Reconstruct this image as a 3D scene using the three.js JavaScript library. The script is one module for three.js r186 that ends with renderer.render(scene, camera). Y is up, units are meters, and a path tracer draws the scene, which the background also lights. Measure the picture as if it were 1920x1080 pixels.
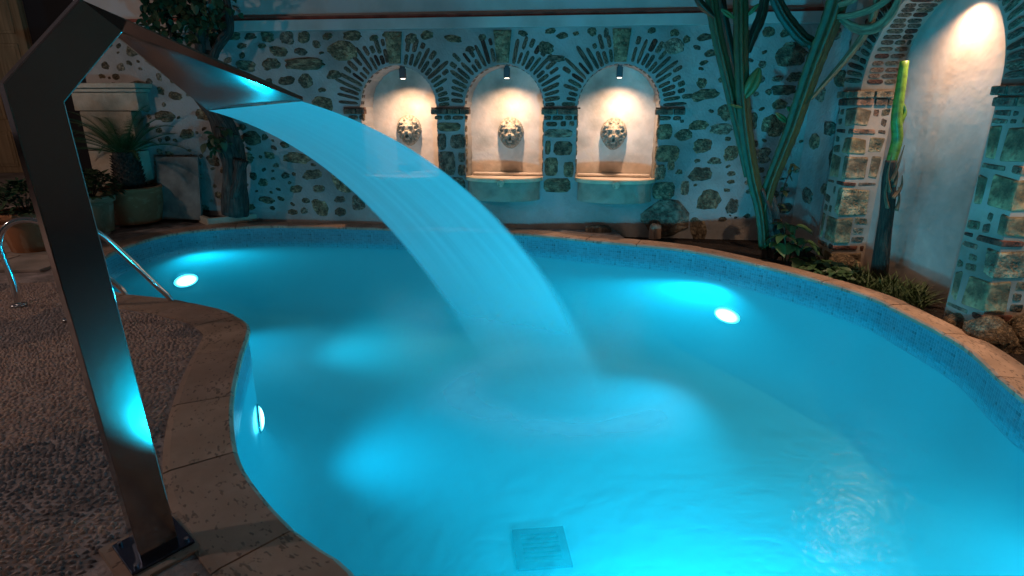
import * as THREE from 'three';
import { RoundedBoxGeometry } from 'three/addons/geometries/RoundedBoxGeometry.js';
import { mergeGeometries } from 'three/addons/utils/BufferGeometryUtils.js';
import { MarchingCubes } from 'three/addons/objects/MarchingCubes.js';

// ------------------------------------------------------------------ camera, sky, exposure
const FOC = 1072, PITCH = Math.atan(345 / FOC), EYE = 1.5;
const scene = new THREE.Scene();
const camera = new THREE.PerspectiveCamera(2 * Math.atan(540 / FOC) * 180 / Math.PI, 16 / 9, 0.05, 200);
camera.position.set(0, EYE, 0);
camera.rotation.x = -PITCH;
const renderer = new THREE.WebGLRenderer({ antialias: true });
renderer.toneMapping = THREE.LinearToneMapping;
renderer.toneMappingExposure = 1;
renderer.shadowMap.enabled = true;
{
  const W = 64, H = 32, d = new Float32Array(W * H * 4);       // a dim town night sky, a little paler low down
  for (let y = 0; y < H; y++) for (let x = 0; x < W; x++) {
    const up = Math.max(0, (y + 0.5) / H * 2 - 1), k = 1 - 0.3 * up;
    d.set([0.04 * k, 0.033 * k, 0.036 * k, 1], (y * W + x) * 4);
  }
  const t = new THREE.DataTexture(d, W, H, THREE.RGBAFormat, THREE.FloatType);
  t.mapping = THREE.EquirectangularReflectionMapping; t.magFilter = THREE.LinearFilter; t.needsUpdate = true;
  scene.background = t; scene.environment = t;
}
const POOL_LIGHT = new THREE.Color(0.002, 0.66, 1), WARM = new THREE.Color(1, 0.63, 0.4);

// ------------------------------------------------------------------ random numbers, noise
let rs = 12345;
const rnd = () => { rs = (rs + 0x6d2b79f5) | 0; let t = Math.imul(rs ^ (rs >>> 15), 1 | rs); t = (t + Math.imul(t ^ (t >>> 7), 61 | t)) ^ t; return ((t ^ (t >>> 14)) >>> 0) / 4294967296; };
const rr = (a, b) => a + (b - a) * rnd(), pick = (a) => a[Math.floor(rnd() * a.length)];
const h2 = (x, y, s) => { let n = Math.imul(x, 374761393) ^ Math.imul(y, 668265263) ^ Math.imul(s, 974634769); n = Math.imul(n ^ (n >>> 13), 1274126177); return ((n ^ (n >>> 16)) >>> 0) / 4294967296; };
const sm = (t) => t * t * (3 - 2 * t), clamp = THREE.MathUtils.clamp, lerp = THREE.MathUtils.lerp, sstep = THREE.MathUtils.smoothstep;
function vn(x, y, p, s, q = p) {                                 // value noise, periodic in p (and q)
  const ix = Math.floor(x), iy = Math.floor(y), fx = sm(x - ix), fy = sm(y - iy), m = (v, k) => ((v % k) + k) % k;
  const a = h2(m(ix, p), m(iy, q), s), b = h2(m(ix + 1, p), m(iy, q), s), c = h2(m(ix, p), m(iy + 1, q), s), d = h2(m(ix + 1, p), m(iy + 1, q), s);
  return lerp(lerp(a, b, fx), lerp(c, d, fx), fy);
}
const fbm = (u, v, p, o, s) => { let t = 0, a = 0.5, n = 0; for (let i = 0; i < o; i++) { t += a * vn(u * p, v * p, p, s + i); n += a; a *= 0.55; p *= 2; } return t / n; };
function tex(size, f, srgb, rx = 1, ry = rx) {
  const d = new Uint8Array(size * size * 4);
  for (let y = 0; y < size; y++) for (let x = 0; x < size; x++) {
    const c = f((x + 0.5) / size, (y + 0.5) / size), i = (y * size + x) * 4;
    if (typeof c === 'number') d[i] = d[i + 1] = d[i + 2] = clamp(c, 0, 1) * 255; else for (let k = 0; k < 3; k++) d[i + k] = clamp(c[k], 0, 1) * 255;
    d[i + 3] = 255;
  }
  const t = new THREE.DataTexture(d, size, size);
  t.wrapS = t.wrapT = THREE.RepeatWrapping; t.magFilter = THREE.LinearFilter; t.minFilter = THREE.LinearMipmapLinearFilter;
  if (srgb) t.colorSpace = THREE.SRGBColorSpace;
  t.repeat.set(rx, ry); t.needsUpdate = true;
  return t;
}
const rep = (t, rx, ry = rx) => { const c = t.clone(); c.repeat.set(rx, ry); c.needsUpdate = true; return c; };

// ------------------------------------------------------------------ textures
const T = {};
T.grain = tex(512, (u, v) => 0.62 + 0.5 * (fbm(u, v, 6, 6, 3) - 0.35), true);
T.blotch = tex(512, (u, v) => { const a = (fbm(u, v, 3, 7, 11) - 0.5) * 2.1 + 0.5, b = fbm(u, v, 9, 5, 17); return [0.72 + 0.34 * a, 0.7 + 0.3 * a + 0.06 * b, 0.66 + 0.3 * a + 0.1 * b]; }, true);
T.rough = tex(512, (u, v) => fbm(u, v, 8, 6, 23));
T.pits = tex(512, (u, v) => { const a = fbm(u, v, 20, 4, 31), b = fbm(u, v, 5, 3, 37); return clamp(0.25 + 1.3 * a - (a < 0.42 ? (0.42 - a) * 3 : 0) + 0.5 * b - 0.4, 0, 1); });
T.trowel = tex(512, (u, v) => { const w = vn(u * 4, v * 4, 4, 41) * 0.5; return 0.5 * fbm(u + w * 0.1, v, 5, 4, 43) + 0.35 * fbm(u, v + w * 0.2, 3, 3, 47) + 0.15 * fbm(u, v, 40, 2, 53); });
T.stone = tex(512, (u, v) => { const a = (fbm(u, v, 7, 6, 61) - 0.5) * 1.2 + 0.55, b = fbm(u, v, 16, 5, 67), l = 1 - 0.22 * sstep(b, 0.48, 0.64); return [(0.38 + 0.75 * a) * l, (0.36 + 0.72 * a) * l, (0.33 + 0.68 * a) * l]; }, true);
T.soil = tex(512, (u, v) => { const a = fbm(u, v, 12, 6, 71); return [0.5 + 0.5 * a, 0.42 + 0.45 * a, 0.36 + 0.4 * a]; }, true);
T.travertine = tex(512, (u, v) => { const s = fbm(u, v, 4, 5, 83), n = vn(u * 26, v * 60, 26, 81, 60) * 0.5 + vn(u * 60, v * 130, 60, 85, 130) * 0.3 + vn(u * 6, v * 6, 6, 87) * 0.2, p = 1 - 0.28 * sstep(n, 0.6, 0.75); return [(0.76 + 0.3 * s) * p, (0.72 + 0.3 * s) * p, (0.67 + 0.3 * s) * p]; }, true);
T.mosaic = tex(512, (u, v) => {                                  // 16 x 16 small glass tiles with pale joints
  const x = u * 16, y = v * 16, fx = x % 1, fy = y % 1, e = Math.min(fx, 1 - fx, fy, 1 - fy);
  if (e < 0.07) return [0.62, 0.8, 0.84];
  const k = 0.82 + 0.16 * h2(Math.floor(x), Math.floor(y), 91) - (h2(Math.floor(x), Math.floor(y), 93) > 0.97 ? 0.2 : 0);
  return [0.55 * k, 0.82 * k, 0.88 * k];
}, true);
T.mosaicBump = tex(512, (u, v) => { const fx = (u * 16) % 1, fy = (v * 16) % 1, e = Math.min(fx, 1 - fx, fy, 1 - fy); return sstep(e, 0.04, 0.16) * (0.85 + 0.15 * h2(Math.floor(u * 16), Math.floor(v * 16), 95)); });
T.ripple = tex(1024, (u, v) => { const w1 = fbm(u, v, 3, 3, 101), w2 = fbm(u, v, 4, 3, 103); return 0.6 * fbm(u + w1 * 0.15, v + w2 * 0.15, 5, 5, 107) + 0.4 * (1 - Math.abs(2 * fbm(u + w2 * 0.12, v, 9, 4, 109) - 1)); });
T.wood = tex(512, (u, v) => { const g = vn(u * 40 + 2 * vn(u * 6, v * 3, 6, 111, 3), v * 4, 40, 113, 4), a = fbm(u, v, 4, 4, 115); return [0.74 + 0.2 * g + 0.12 * a - 0.1, 0.7 + 0.2 * g + 0.1 * a - 0.1, 0.62 + 0.2 * g + 0.1 * a - 0.1]; }, true);
T.bark = tex(512, (u, v) => { const g = vn(u * 22, v * 6, 22, 121, 6), a = fbm(u, v, 8, 5, 123); return 0.45 + 0.35 * g + 0.35 * (a - 0.4); }, true);
T.clay = tex(512, (u, v) => { const a = fbm(u, v, 3, 5, 131), b = fbm(u, v, 10, 4, 133), w = sstep(b, 0.55, 0.7) * 0.25; return [0.72 + 0.3 * a + w * 0.3, 0.66 + 0.3 * a + w * 0.6, 0.58 + 0.3 * a + w * 0.8]; }, true);
T.peel = tex(512, (u, v) => { const a = fbm(u, v, 7, 6, 141); return a > 0.6 ? [0.95, 0.9, 0.85] : [0.42, 0.25, 0.22]; }, true);

// ------------------------------------------------------------------ materials
const rgb = (r, g, b) => new THREE.Color().setRGB(r, g, b);
const std = (c, o = {}) => new THREE.MeshStandardMaterial({ color: rgb(...c), roughness: 0.9, ...o });
const LENS = tex(128, (u, v) => { const k = Math.pow(sstep(v, 0.1, 0.7), 0.8); return [k * k, 0.06 + 0.94 * k, 0.12 + 0.88 * k]; });   // v = 1 at the middle of the lens
LENS.wrapT = THREE.ClampToEdgeWrapping;
const M = {
  plaster: std([0.38, 0.365, 0.355], { map: rep(T.blotch, 0.5), bumpMap: rep(T.trowel, 1.3), bumpScale: 0.035 }),
  pierPlaster: std([0.34, 0.285, 0.245], { map: rep(T.blotch, 0.8), bumpMap: rep(T.trowel, 1), bumpScale: 0.018 }),
  recessPlaster: std([0.5, 0.43, 0.39], { map: rep(T.blotch, 0.45), bumpMap: rep(T.trowel, 0.5), bumpScale: 0.012 }),
  nichePlaster: std([0.72, 0.64, 0.58], { map: rep(T.blotch, 0.8), bumpMap: rep(T.trowel, 1.0), bumpScale: 0.014 }),
  upper: std([0.5, 0.47, 0.45], { map: rep(T.blotch, 0.35), bumpMap: rep(T.trowel, 0.5), bumpScale: 0.006 }),
  redPaint: std([0.5, 0.13, 0.09], { map: rep(T.grain, 1) }),
  pinkPlaster: std([0.6, 0.46, 0.43], { map: rep(T.blotch, 0.5), bumpMap: rep(T.trowel, 0.6), bumpScale: 0.006 }),
  peeling: std([0.3, 0.27, 0.25], { map: rep(T.peel, 1.1), bumpMap: T.rough, bumpScale: 0.01 }),
  rubble: ['0.435,0.362,0.246', '0.362,0.319,0.232', '0.493,0.406,0.268', '0.348,0.304,0.254', '0.435,0.334,0.225', '0.290,0.239,0.174', '0.609,0.522,0.420', '0.522,0.435,0.319'].map((s) => std(s.split(',').map(Number), { map: rep(T.stone, 1.5), bumpMap: rep(T.pits, 1.6), bumpScale: 0.02 })),
  brick: ['0.386,0.229,0.176', '0.456,0.281,0.211', '0.281,0.211,0.176', '0.351,0.299,0.229'].map((s) => std(s.split(',').map(Number), { map: rep(T.stone, 2), bumpMap: rep(T.pits, 1.5), bumpScale: 0.012 })),
  redBrick: std([0.22, 0.085, 0.06], { map: rep(T.stone, 2), bumpMap: rep(T.pits, 1.5), bumpScale: 0.012 }),
  ashlar: ['0.42,0.33,0.2', '0.36,0.29,0.185', '0.44,0.35,0.23', '0.38,0.3,0.21'].map((s) => std(s.split(',').map(Number), { map: rep(T.stone, 1.2), bumpMap: rep(T.rough, 3), bumpScale: 0.02 })),
  mouldStone: std([0.52, 0.46, 0.37], { map: rep(T.blotch, 1), bumpMap: rep(T.pits, 2), bumpScale: 0.004 }),
  lionStone: std([0.8, 0.72, 0.58], { map: rep(T.grain, 2), bumpMap: rep(T.pits, 3), bumpScale: 0.003 }),
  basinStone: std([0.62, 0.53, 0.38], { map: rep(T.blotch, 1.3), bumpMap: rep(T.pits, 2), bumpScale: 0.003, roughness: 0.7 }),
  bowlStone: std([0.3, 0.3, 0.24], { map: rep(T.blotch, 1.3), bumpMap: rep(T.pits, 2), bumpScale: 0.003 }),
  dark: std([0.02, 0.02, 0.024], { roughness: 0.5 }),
  hole: std([0.01, 0.01, 0.01]),
  lampMetal: std([0.09, 0.09, 0.1], { roughness: 0.45, metalness: 0.3 }),
  plateSteel: std([0.1, 0.13, 0.2], { metalness: 1, roughness: 0.25 }),
  steel: std([0.38, 0.325, 0.295], { metalness: 1, roughness: 0.14, roughnessMap: null, bumpMap: rep(T.trowel, 0.6), bumpScale: 0.0006 }),
  chrome: std([0.72, 0.72, 0.73], { metalness: 1, roughness: 0.13 }),
  travertine: ['0.473,0.344,0.289', '0.447,0.328,0.281', '0.499,0.368,0.304', '0.464,0.344,0.289'].map((s) => std(s.split(',').map(Number), { map: rep(T.travertine, 1.4), bumpMap: rep(T.travertine, 1.4), bumpScale: 0.004, roughness: 0.75 })),
  mortar: std([0.6, 0.48, 0.45], { map: rep(T.grain, 2), bumpMap: rep(T.rough, 4), bumpScale: 0.012 }),
  paving: std([0.36, 0.3, 0.27], { map: rep(T.blotch, 0.7), bumpMap: rep(T.rough, 1), bumpScale: 0.008 }),
  soil: std([0.045, 0.032, 0.022], { map: rep(T.soil, 1), bumpMap: rep(T.pits, 2), bumpScale: 0.04 }),
  poolPaint: std([0.065, 0.32, 0.36], { roughness: 0.8 }),
  mosaic: std([0.26, 0.46, 0.5], { map: rep(T.mosaic, 2.5), bumpMap: rep(T.mosaicBump, 2.5), bumpScale: 0.002, roughness: 0.28 }),
  clay: std([0.42, 0.2, 0.11], { map: rep(T.clay, 2), bumpMap: rep(T.rough, 2), bumpScale: 0.003 }),
  claySage: std([0.34, 0.33, 0.25], { map: rep(T.clay, 2), bumpMap: rep(T.rough, 2), bumpScale: 0.003 }),
  bark: std([0.13, 0.105, 0.085], { map: rep(T.bark, 3, 2), bumpMap: rep(T.bark, 3, 2), bumpScale: 0.03 }),
  palmTrunk: std([0.12, 0.1, 0.075], { map: rep(T.bark, 4), bumpMap: rep(T.pits, 3), bumpScale: 0.02 }),
  leafDark: std([0.025, 0.055, 0.02], { roughness: 0.55, side: THREE.DoubleSide }),
  leafMid: std([0.05, 0.11, 0.035], { roughness: 0.5, side: THREE.DoubleSide }),
  leafGrass: std([0.055, 0.1, 0.028], { roughness: 0.6, side: THREE.DoubleSide }),
  frond: std([0.035, 0.085, 0.028], { roughness: 0.45, side: THREE.DoubleSide }),
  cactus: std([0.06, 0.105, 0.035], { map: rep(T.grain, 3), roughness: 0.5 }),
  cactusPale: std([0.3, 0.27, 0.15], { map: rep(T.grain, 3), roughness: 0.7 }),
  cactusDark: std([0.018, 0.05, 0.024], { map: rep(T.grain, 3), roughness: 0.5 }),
  stalkGreen: std([0.2, 0.38, 0.035], { map: rep(T.grain, 1, 5), roughness: 0.45 }),
  stalkBrown: std([0.09, 0.065, 0.045], { map: rep(T.bark, 3, 2), bumpMap: rep(T.bark, 3, 2), bumpScale: 0.02 }),
  dry: std([0.3, 0.2, 0.11], { map: rep(T.bark, 2), side: THREE.DoubleSide }),
  door: std([0.62, 0.5, 0.36], { map: rep(T.wood, 1, 0.5), roughness: 0.6 }),
  slab: std([0.34, 0.3, 0.26], { map: rep(T.grain, 1), bumpMap: rep(T.rough, 2), bumpScale: 0.002 }),
  houseWarm: std([0.62, 0.44, 0.35], { map: rep(T.blotch, 0.5) }),
  houseDark: std([0.13, 0.085, 0.065], { map: rep(T.blotch, 0.5) }),
  pebble: ['0.46,0.32,0.26', '0.39,0.28,0.245', '0.29,0.225,0.21', '0.54,0.4,0.32', '0.2,0.165,0.165'].map((s) => std(s.split(',').map(Number), { roughness: 0.55 })),
  poolLamp: new THREE.MeshStandardMaterial({ color: 0xffffff, emissive: rgb(4, 8, 9), emissiveMap: LENS }),
  warmLamp: new THREE.MeshStandardMaterial({ color: 0xffffff, emissive: rgb(6, 4.6, 3.4) }),
};

// ------------------------------------------------------------------ camera geometry used to find where things stand
const cp = Math.cos(PITCH), sp = Math.sin(PITCH), V = (x, y, z) => new THREE.Vector3(x, y, z);
const ray = (px, py) => { const u = (px - 960) / FOC, v = (540 - py) / FOC; return V(u, v * cp - sp, -(cp + v * sp)); };
const gp = (px, py, h = 0) => { const d = ray(px, py); return d.multiplyScalar((h - EYE) / d.y).add(V(0, EYE, 0)); };   // on the level at height h
const zp = (px, py, z) => { const d = ray(px, py); return d.multiplyScalar(z / d.z).add(V(0, EYE, 0)); };               // on the upright plane at z
const xp = (px, py, x) => { const d = ray(px, py); return d.multiplyScalar(x / d.x).add(V(0, EYE, 0)); };
const PSI = 6.6 * Math.PI / 180, W0 = gp(930, 424), WN = V(-Math.sin(PSI), 0, Math.cos(PSI)), WU = V(Math.cos(PSI), 0, Math.sin(PSI));
function wp(px, py, off = 0) {                                   // on the back wall (along, up), or on a plane off metres in front of it
  const d = ray(px, py), t = (W0.clone().sub(V(0, EYE, 0)).dot(WN) + off) / d.dot(WN), p = d.multiplyScalar(t).add(V(0, EYE, 0)).sub(W0);
  return [p.dot(WU), p.y];
}
const wallPoint = (u, v, w) => W0.clone().addScaledVector(WU, u).addScaledVector(WN, w).setY(v);

// ------------------------------------------------------------------ scene helpers
const used = {};
function numbered(name) { const k = used[name] = (used[name] ?? -1) + 1; return k ? name + '_' + String(k).padStart(3, '0') : name; }
function thing(name, label, category, at = [0, 0, 0], turn = 0, group) {
  const o = new THREE.Group(); o.name = numbered(name); o.position.set(...(at.isVector3 ? at.toArray() : at)); o.rotation.y = turn;
  o.userData = { label, category }; if (group) o.userData.group = group;
  scene.add(o); return o;
}
function struct(name, at = [0, 0, 0], turn = 0) { const o = new THREE.Group(); o.name = numbered(name); o.position.set(...(at.isVector3 ? at.toArray() : at)); o.rotation.y = turn; o.userData = { kind: 'structure' }; scene.add(o); return o; }
function part(name, g, m, parent, label) {
  const o = new THREE.Mesh(g, m); o.name = name; o.castShadow = o.receiveShadow = true; if (label) o.userData.label = label;
  parent.add(o); return o;
}
const local = (o) => { o.updateMatrixWorld(true); const i = o.matrixWorld.clone().invert(); return (p) => p.clone().applyMatrix4(i); };
const move = (g, x, y, z) => g.translate(x, y, z);
function box(w, h, d, x = 0, y = 0, z = 0, r = 0) {
  const g = r ? new RoundedBoxGeometry(w, h, d, 1, Math.min(r, w / 2.1, h / 2.1, d / 2.1)) : new THREE.BoxGeometry(w, h, d);
  return g.translate(x, y, z);
}
function boxUV(g, k = 1) {                                        // uv in metres from the dominant axis
  const p = g.attributes.position, n = g.attributes.normal, uv = new Float32Array(p.count * 2);
  for (let i = 0; i < p.count; i++) {
    const ax = Math.abs(n.getX(i)), ay = Math.abs(n.getY(i)), az = Math.abs(n.getZ(i)), x = p.getX(i), y = p.getY(i), z = p.getZ(i);
    const [a, b] = ay > ax && ay > az ? [x, z] : ax > az ? [z, y] : [x, y];
    uv[i * 2] = a * k; uv[i * 2 + 1] = b * k;
  }
  g.setAttribute('uv', new THREE.BufferAttribute(uv, 2)); return g;
}
const mg = (l) => mergeGeometries(l.map((g) => (g.index ? g.toNonIndexed() : g)).map((g) => { for (const k of Object.keys(g.attributes)) if (!['position', 'normal', 'uv'].includes(k)) g.deleteAttribute(k); return g; }));
function sweep(pts, rad, nr, section, smooth = true, ns) {         // a body swept along points; section(theta, t) scales the radius; rad(t) gives it
  const c = smooth ? new THREE.CatmullRomCurve3(pts, false, 'centripetal') : null, n = ns ?? pts.length * 6, pos = [], uv = [], idx = [];
  const P = []; for (let i = 0; i <= n; i++) P.push(c ? c.getPoint(i / n) : pts[i]);
  let nor = null, len = 0;
  const at = [];
  for (let i = 0; i <= n; i++) {
    const t = P[Math.min(i + 1, n)].clone().sub(P[Math.max(i - 1, 0)]).normalize();
    if (!nor) { nor = Math.abs(t.z) > 0.9 ? V(1, 0, 0) : V(0, 0, 1); }
    nor = nor.clone().addScaledVector(t, -nor.dot(t)).normalize();
    const bin = t.clone().cross(nor);
    if (i) len += P[i].distanceTo(P[i - 1]);
    for (let k = 0; k <= nr; k++) {
      const th = k / nr * Math.PI * 2, r = rad(i / n) * (section ? section(th, i / n, len) : 1);
      const q = P[i].clone().addScaledVector(nor, Math.cos(th) * r).addScaledVector(bin, Math.sin(th) * r);
      pos.push(q.x, q.y, q.z); uv.push(k / nr, len);
    }
    at.push(t);
  }
  for (let i = 0; i < n; i++) for (let k = 0; k < nr; k++) { const a = i * (nr + 1) + k, b = a + nr + 1; idx.push(a, b, a + 1, b, b + 1, a + 1); }
  for (const [i, e] of [[0, -1], [n, 1]]) {
    const o = pos.length / 3; pos.push(P[i].x, P[i].y, P[i].z); uv.push(0.5, i ? len : 0);
    for (let k = 0; k < nr; k++) { const a = i * (nr + 1) + k; e < 0 ? idx.push(o, a, a + 1) : idx.push(o, a + 1, a); }
  }
  const g = new THREE.BufferGeometry();
  g.setAttribute('position', new THREE.Float32BufferAttribute(pos, 3)); g.setAttribute('uv', new THREE.Float32BufferAttribute(uv, 2)); g.setIndex(idx); g.computeVertexNormals();
  return g;
}
const tube = (pts, r, n = 12, ns) => sweep(pts, () => r, n, null, true, ns);
// a rough lump of stone, flat behind: outline of 12 points, a shoulder and a front; size 1 x 1 x 1 (front at z = 1)
function lump(square, seed) {
  const n = square ? 14 : 18, pos = [], uv = [], idx = [], R = [];
  for (let k = 0; k < n; k++) {
    const a = k / n * Math.PI * 2, e = square ? 5 : 2 + 1.6 * h2(seed, 3, 9), c = Math.abs(Math.cos(a)), s = Math.abs(Math.sin(a));
    R.push(0.5 / Math.pow(Math.pow(c, e) + Math.pow(s, e), 1 / e) * (1 + (vn(k / n * 5, seed * 3.7, 5, seed) - 0.5) * (square ? 0.16 : 0.55) + (h2(k, seed, 7) - 0.5) * (square ? 0.09 : 0.26)));
  }
  const rings = [[1, -0.6, 0], [1, 0.45, 1], [0.9, 0.8, 2], [0.62, 1, 3]];
  for (const [f, z, j] of rings) for (let k = 0; k < n; k++) {
    const a = k / n * Math.PI * 2, r = R[k] * (f + (j > 1 ? (h2(k, seed, 20 + j) - 0.5) * 0.14 : 0)), zz = z + (j > 1 ? (h2(k, seed, 30 + j) - 0.5) * 0.4 : 0);
    pos.push(Math.cos(a) * r, Math.sin(a) * r, zz); uv.push(Math.cos(a) * r * 0.5 + h2(seed, 1, 2), Math.sin(a) * r * 0.5 + h2(seed, 2, 3));
  }
  for (let j = 0; j < 3; j++) for (let k = 0; k < n; k++) { const a = j * n + k, b = j * n + (k + 1) % n; idx.push(a, b, a + n, b, b + n, a + n); }
  const o = pos.length / 3; pos.push(0, 0, 1.05 + (h2(seed, 5, 5) - 0.5) * 0.3); uv.push(h2(seed, 1, 2), h2(seed, 2, 3));
  for (let k = 0; k < n; k++) idx.push(3 * n + k, 3 * n + (k + 1) % n, o);
  const g = new THREE.BufferGeometry();
  g.setAttribute('position', new THREE.Float32BufferAttribute(pos, 3)); g.setAttribute('uv', new THREE.Float32BufferAttribute(uv, 2)); g.setIndex(idx); g.computeVertexNormals();
  return g;
}
const ROCK = (() => { const g = new THREE.IcosahedronGeometry(0.5, 4), p = g.attributes.position; for (let i = 0; i < p.count; i++) { const x = p.getX(i), y = p.getY(i), z = p.getZ(i), n = 0.8 + 0.5 * vn(x * 4 + 9, y * 4 + z * 3 + 9, 64, 77) + 0.12 * vn(x * 13 + 30, y * 13 - z * 11 + 30, 64, 78); p.setXYZ(i, x * n, y * n, z * n); } g.computeVertexNormals(); return boxUV(g); })();
const LUMP = Array.from({ length: 24 }, (_, i) => lump(false, i + 1)), BLOCK = Array.from({ length: 8 }, (_, i) => lump(true, i + 40));
function stone(parent, name, shapes, mats, u, v, w, hgt, depth, turn = 0, z = 0) {
  const o = part(name, pick(shapes), pick(mats), parent);
  o.position.set(u, v, z); o.scale.set(w, hgt, depth); o.rotation.z = turn; return o;
}

// ------------------------------------------------------------------ the pool: outline on the ground from its coping edge
const edgePx = [[195, 479], [250, 455], [320, 437], [400, 427], [500, 422], [600, 423.5], [740, 427], [930, 434], [1000, 438], [1100, 448], [1185, 455.5], [1290, 467], [1400, 489], [1498, 513], [1575, 535], [1649, 560], [1702, 586], [1785, 629], [1830, 658.5], [1877, 701.5], [1920, 738.5]];
const nearPx = [[640, 1068], [580, 1027], [528, 985], [475, 925], [440, 869], [427.5, 806], [427.5, 753], [433, 718], [447, 661], [459, 626], [461, 612], [450, 600], [415, 582], [373, 572], [327, 562], [211, 547]];
const WATER = -0.2, FLOOR = -1.2;
const edge = [...edgePx.map(([x, y]) => gp(x, y)), V(2.66, 0, -2.1), V(2.3, 0, -1.45), V(1.7, 0, -0.95), V(0.95, 0, -0.72), V(0.2, 0, -0.82), V(-0.3, 0, -1.18), ...nearPx.map(([x, y]) => gp(x, y)), V(-3.62, 0, -4.78), V(-3.9, 0, -5.05), V(-4.1, 0, -5.42)];
const edgeCurve = new THREE.CatmullRomCurve3(edge, true, 'centripetal');
const NE = 260, P = edgeCurve.getSpacedPoints(NE).slice(0, NE), OUT = [];
for (let i = 0; i < NE; i++) { const t = P[(i + 2) % NE].clone().sub(P[(i + NE - 2) % NE]).normalize(); OUT.push(V(t.z, 0, -t.x)); }     // the outline runs clockwise seen from above
const area = P.reduce((a, p, i) => { const q = P[(i + 1) % NE]; return a + p.x * q.z - q.x * p.z; }, 0);
if (area < 0) OUT.forEach((o) => o.negate());
const OUTS = OUT.map((_, i) => { const s = V(0, 0, 0); for (let k = -5; k <= 5; k++) s.add(OUT[(i + k + NE) % NE]); return s.normalize(); });
const copW = (p) => (p.z > -4.9 && p.x < 0.5 ? 0.27 : p.x > 2 && p.z < -3 ? 0.16 : 0.24);
const wS = P.map((p) => copW(p)).map((_, i, a) => { let s = 0; for (let k = -8; k <= 8; k++) s += a[(i + k + NE) % NE]; return s / 17; });
const RIM = P.map((p, i) => p.clone().addScaledVector(OUTS[i], wS[i]));
const inset = (d) => P.map((p, i) => p.clone().addScaledVector(OUTS[i], -d));
const LEN = [0]; for (let i = 1; i <= NE; i++) LEN.push(LEN[i - 1] + P[i % NE].distanceTo(P[i - 1]));
const near = (q) => { let b = 0, d = 1e9; P.forEach((p, i) => { const e = p.distanceTo(q); if (e < d) { d = e; b = i; } }); return b; };
function ring(list, v0 = 0) {                                     // a band through [points, y] rings; uv in metres
  const pos = [], uv = [], idx = []; let v = v0;
  list.forEach(([pts, y], j) => { if (j) v += Math.hypot(y - list[j - 1][1], pts[0].distanceTo(list[j - 1][0][0])); for (let i = 0; i <= NE; i++) { const p = pts[i % NE]; pos.push(p.x, y, p.z); uv.push(LEN[i], v); } });
  for (let j = 0; j + 1 < list.length; j++) for (let i = 0; i < NE; i++) { const a = j * (NE + 1) + i, b = a + NE + 1; idx.push(a, b, a + 1, b, b + 1, a + 1); }
  const g = new THREE.BufferGeometry();
  g.setAttribute('position', new THREE.Float32BufferAttribute(pos, 3)); g.setAttribute('uv', new THREE.Float32BufferAttribute(uv, 2)); g.setIndex(idx); g.computeVertexNormals();
  return g;
}
const shapeOf = (pts) => new THREE.Shape(pts.map((p) => new THREE.Vector2(p.x, -p.z)));
const flat = (shape, y) => new THREE.ShapeGeometry(shape, 4).rotateX(-Math.PI / 2).translate(0, y, 0);

const pool = struct('swimming_pool');
const clear = P.map((p, i) => { let d = 9; for (let k = 0; k < NE; k++) { const g = Math.min(Math.abs(k - i), NE - Math.abs(k - i)); if (g > 24) d = Math.min(d, p.distanceTo(P[k])); } return d; });
const clearS = clear.map((_, i) => { let m = 9, t = 0; for (let k = -16; k <= 16; k++) t += Math.min(1.6, clear[(i + k + NE) % NE]); return t / 33; });
const bowl = (d) => P.map((p, i) => p.clone().addScaledVector(OUTS[i], -Math.min(d, clearS[i] * 0.3 * d)));
const bowlRings = []; for (let k = 1; k <= 14; k++) { const t = k / 14; bowlRings.push([bowl(1.5 * t * t * (0.6 + 0.4 * t)), -0.55 + (FLOOR + 0.55) * (1 - Math.pow(1 - t, 2.2))]); }
part('pool_basin', ring([[P, -0.29], [P, -0.55], ...bowlRings.slice(0, -1), [bowl(1.5), FLOOR - 0.002]]), M.poolPaint, pool);
part('pool_floor', flat(shapeOf(bowl(1.42)), FLOOR), M.poolPaint, pool);
part('waterline_tiles', ring([[inset(0.006), -0.03], [inset(0.006), -0.29], [P, -0.292]]), M.mosaic, pool);
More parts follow.
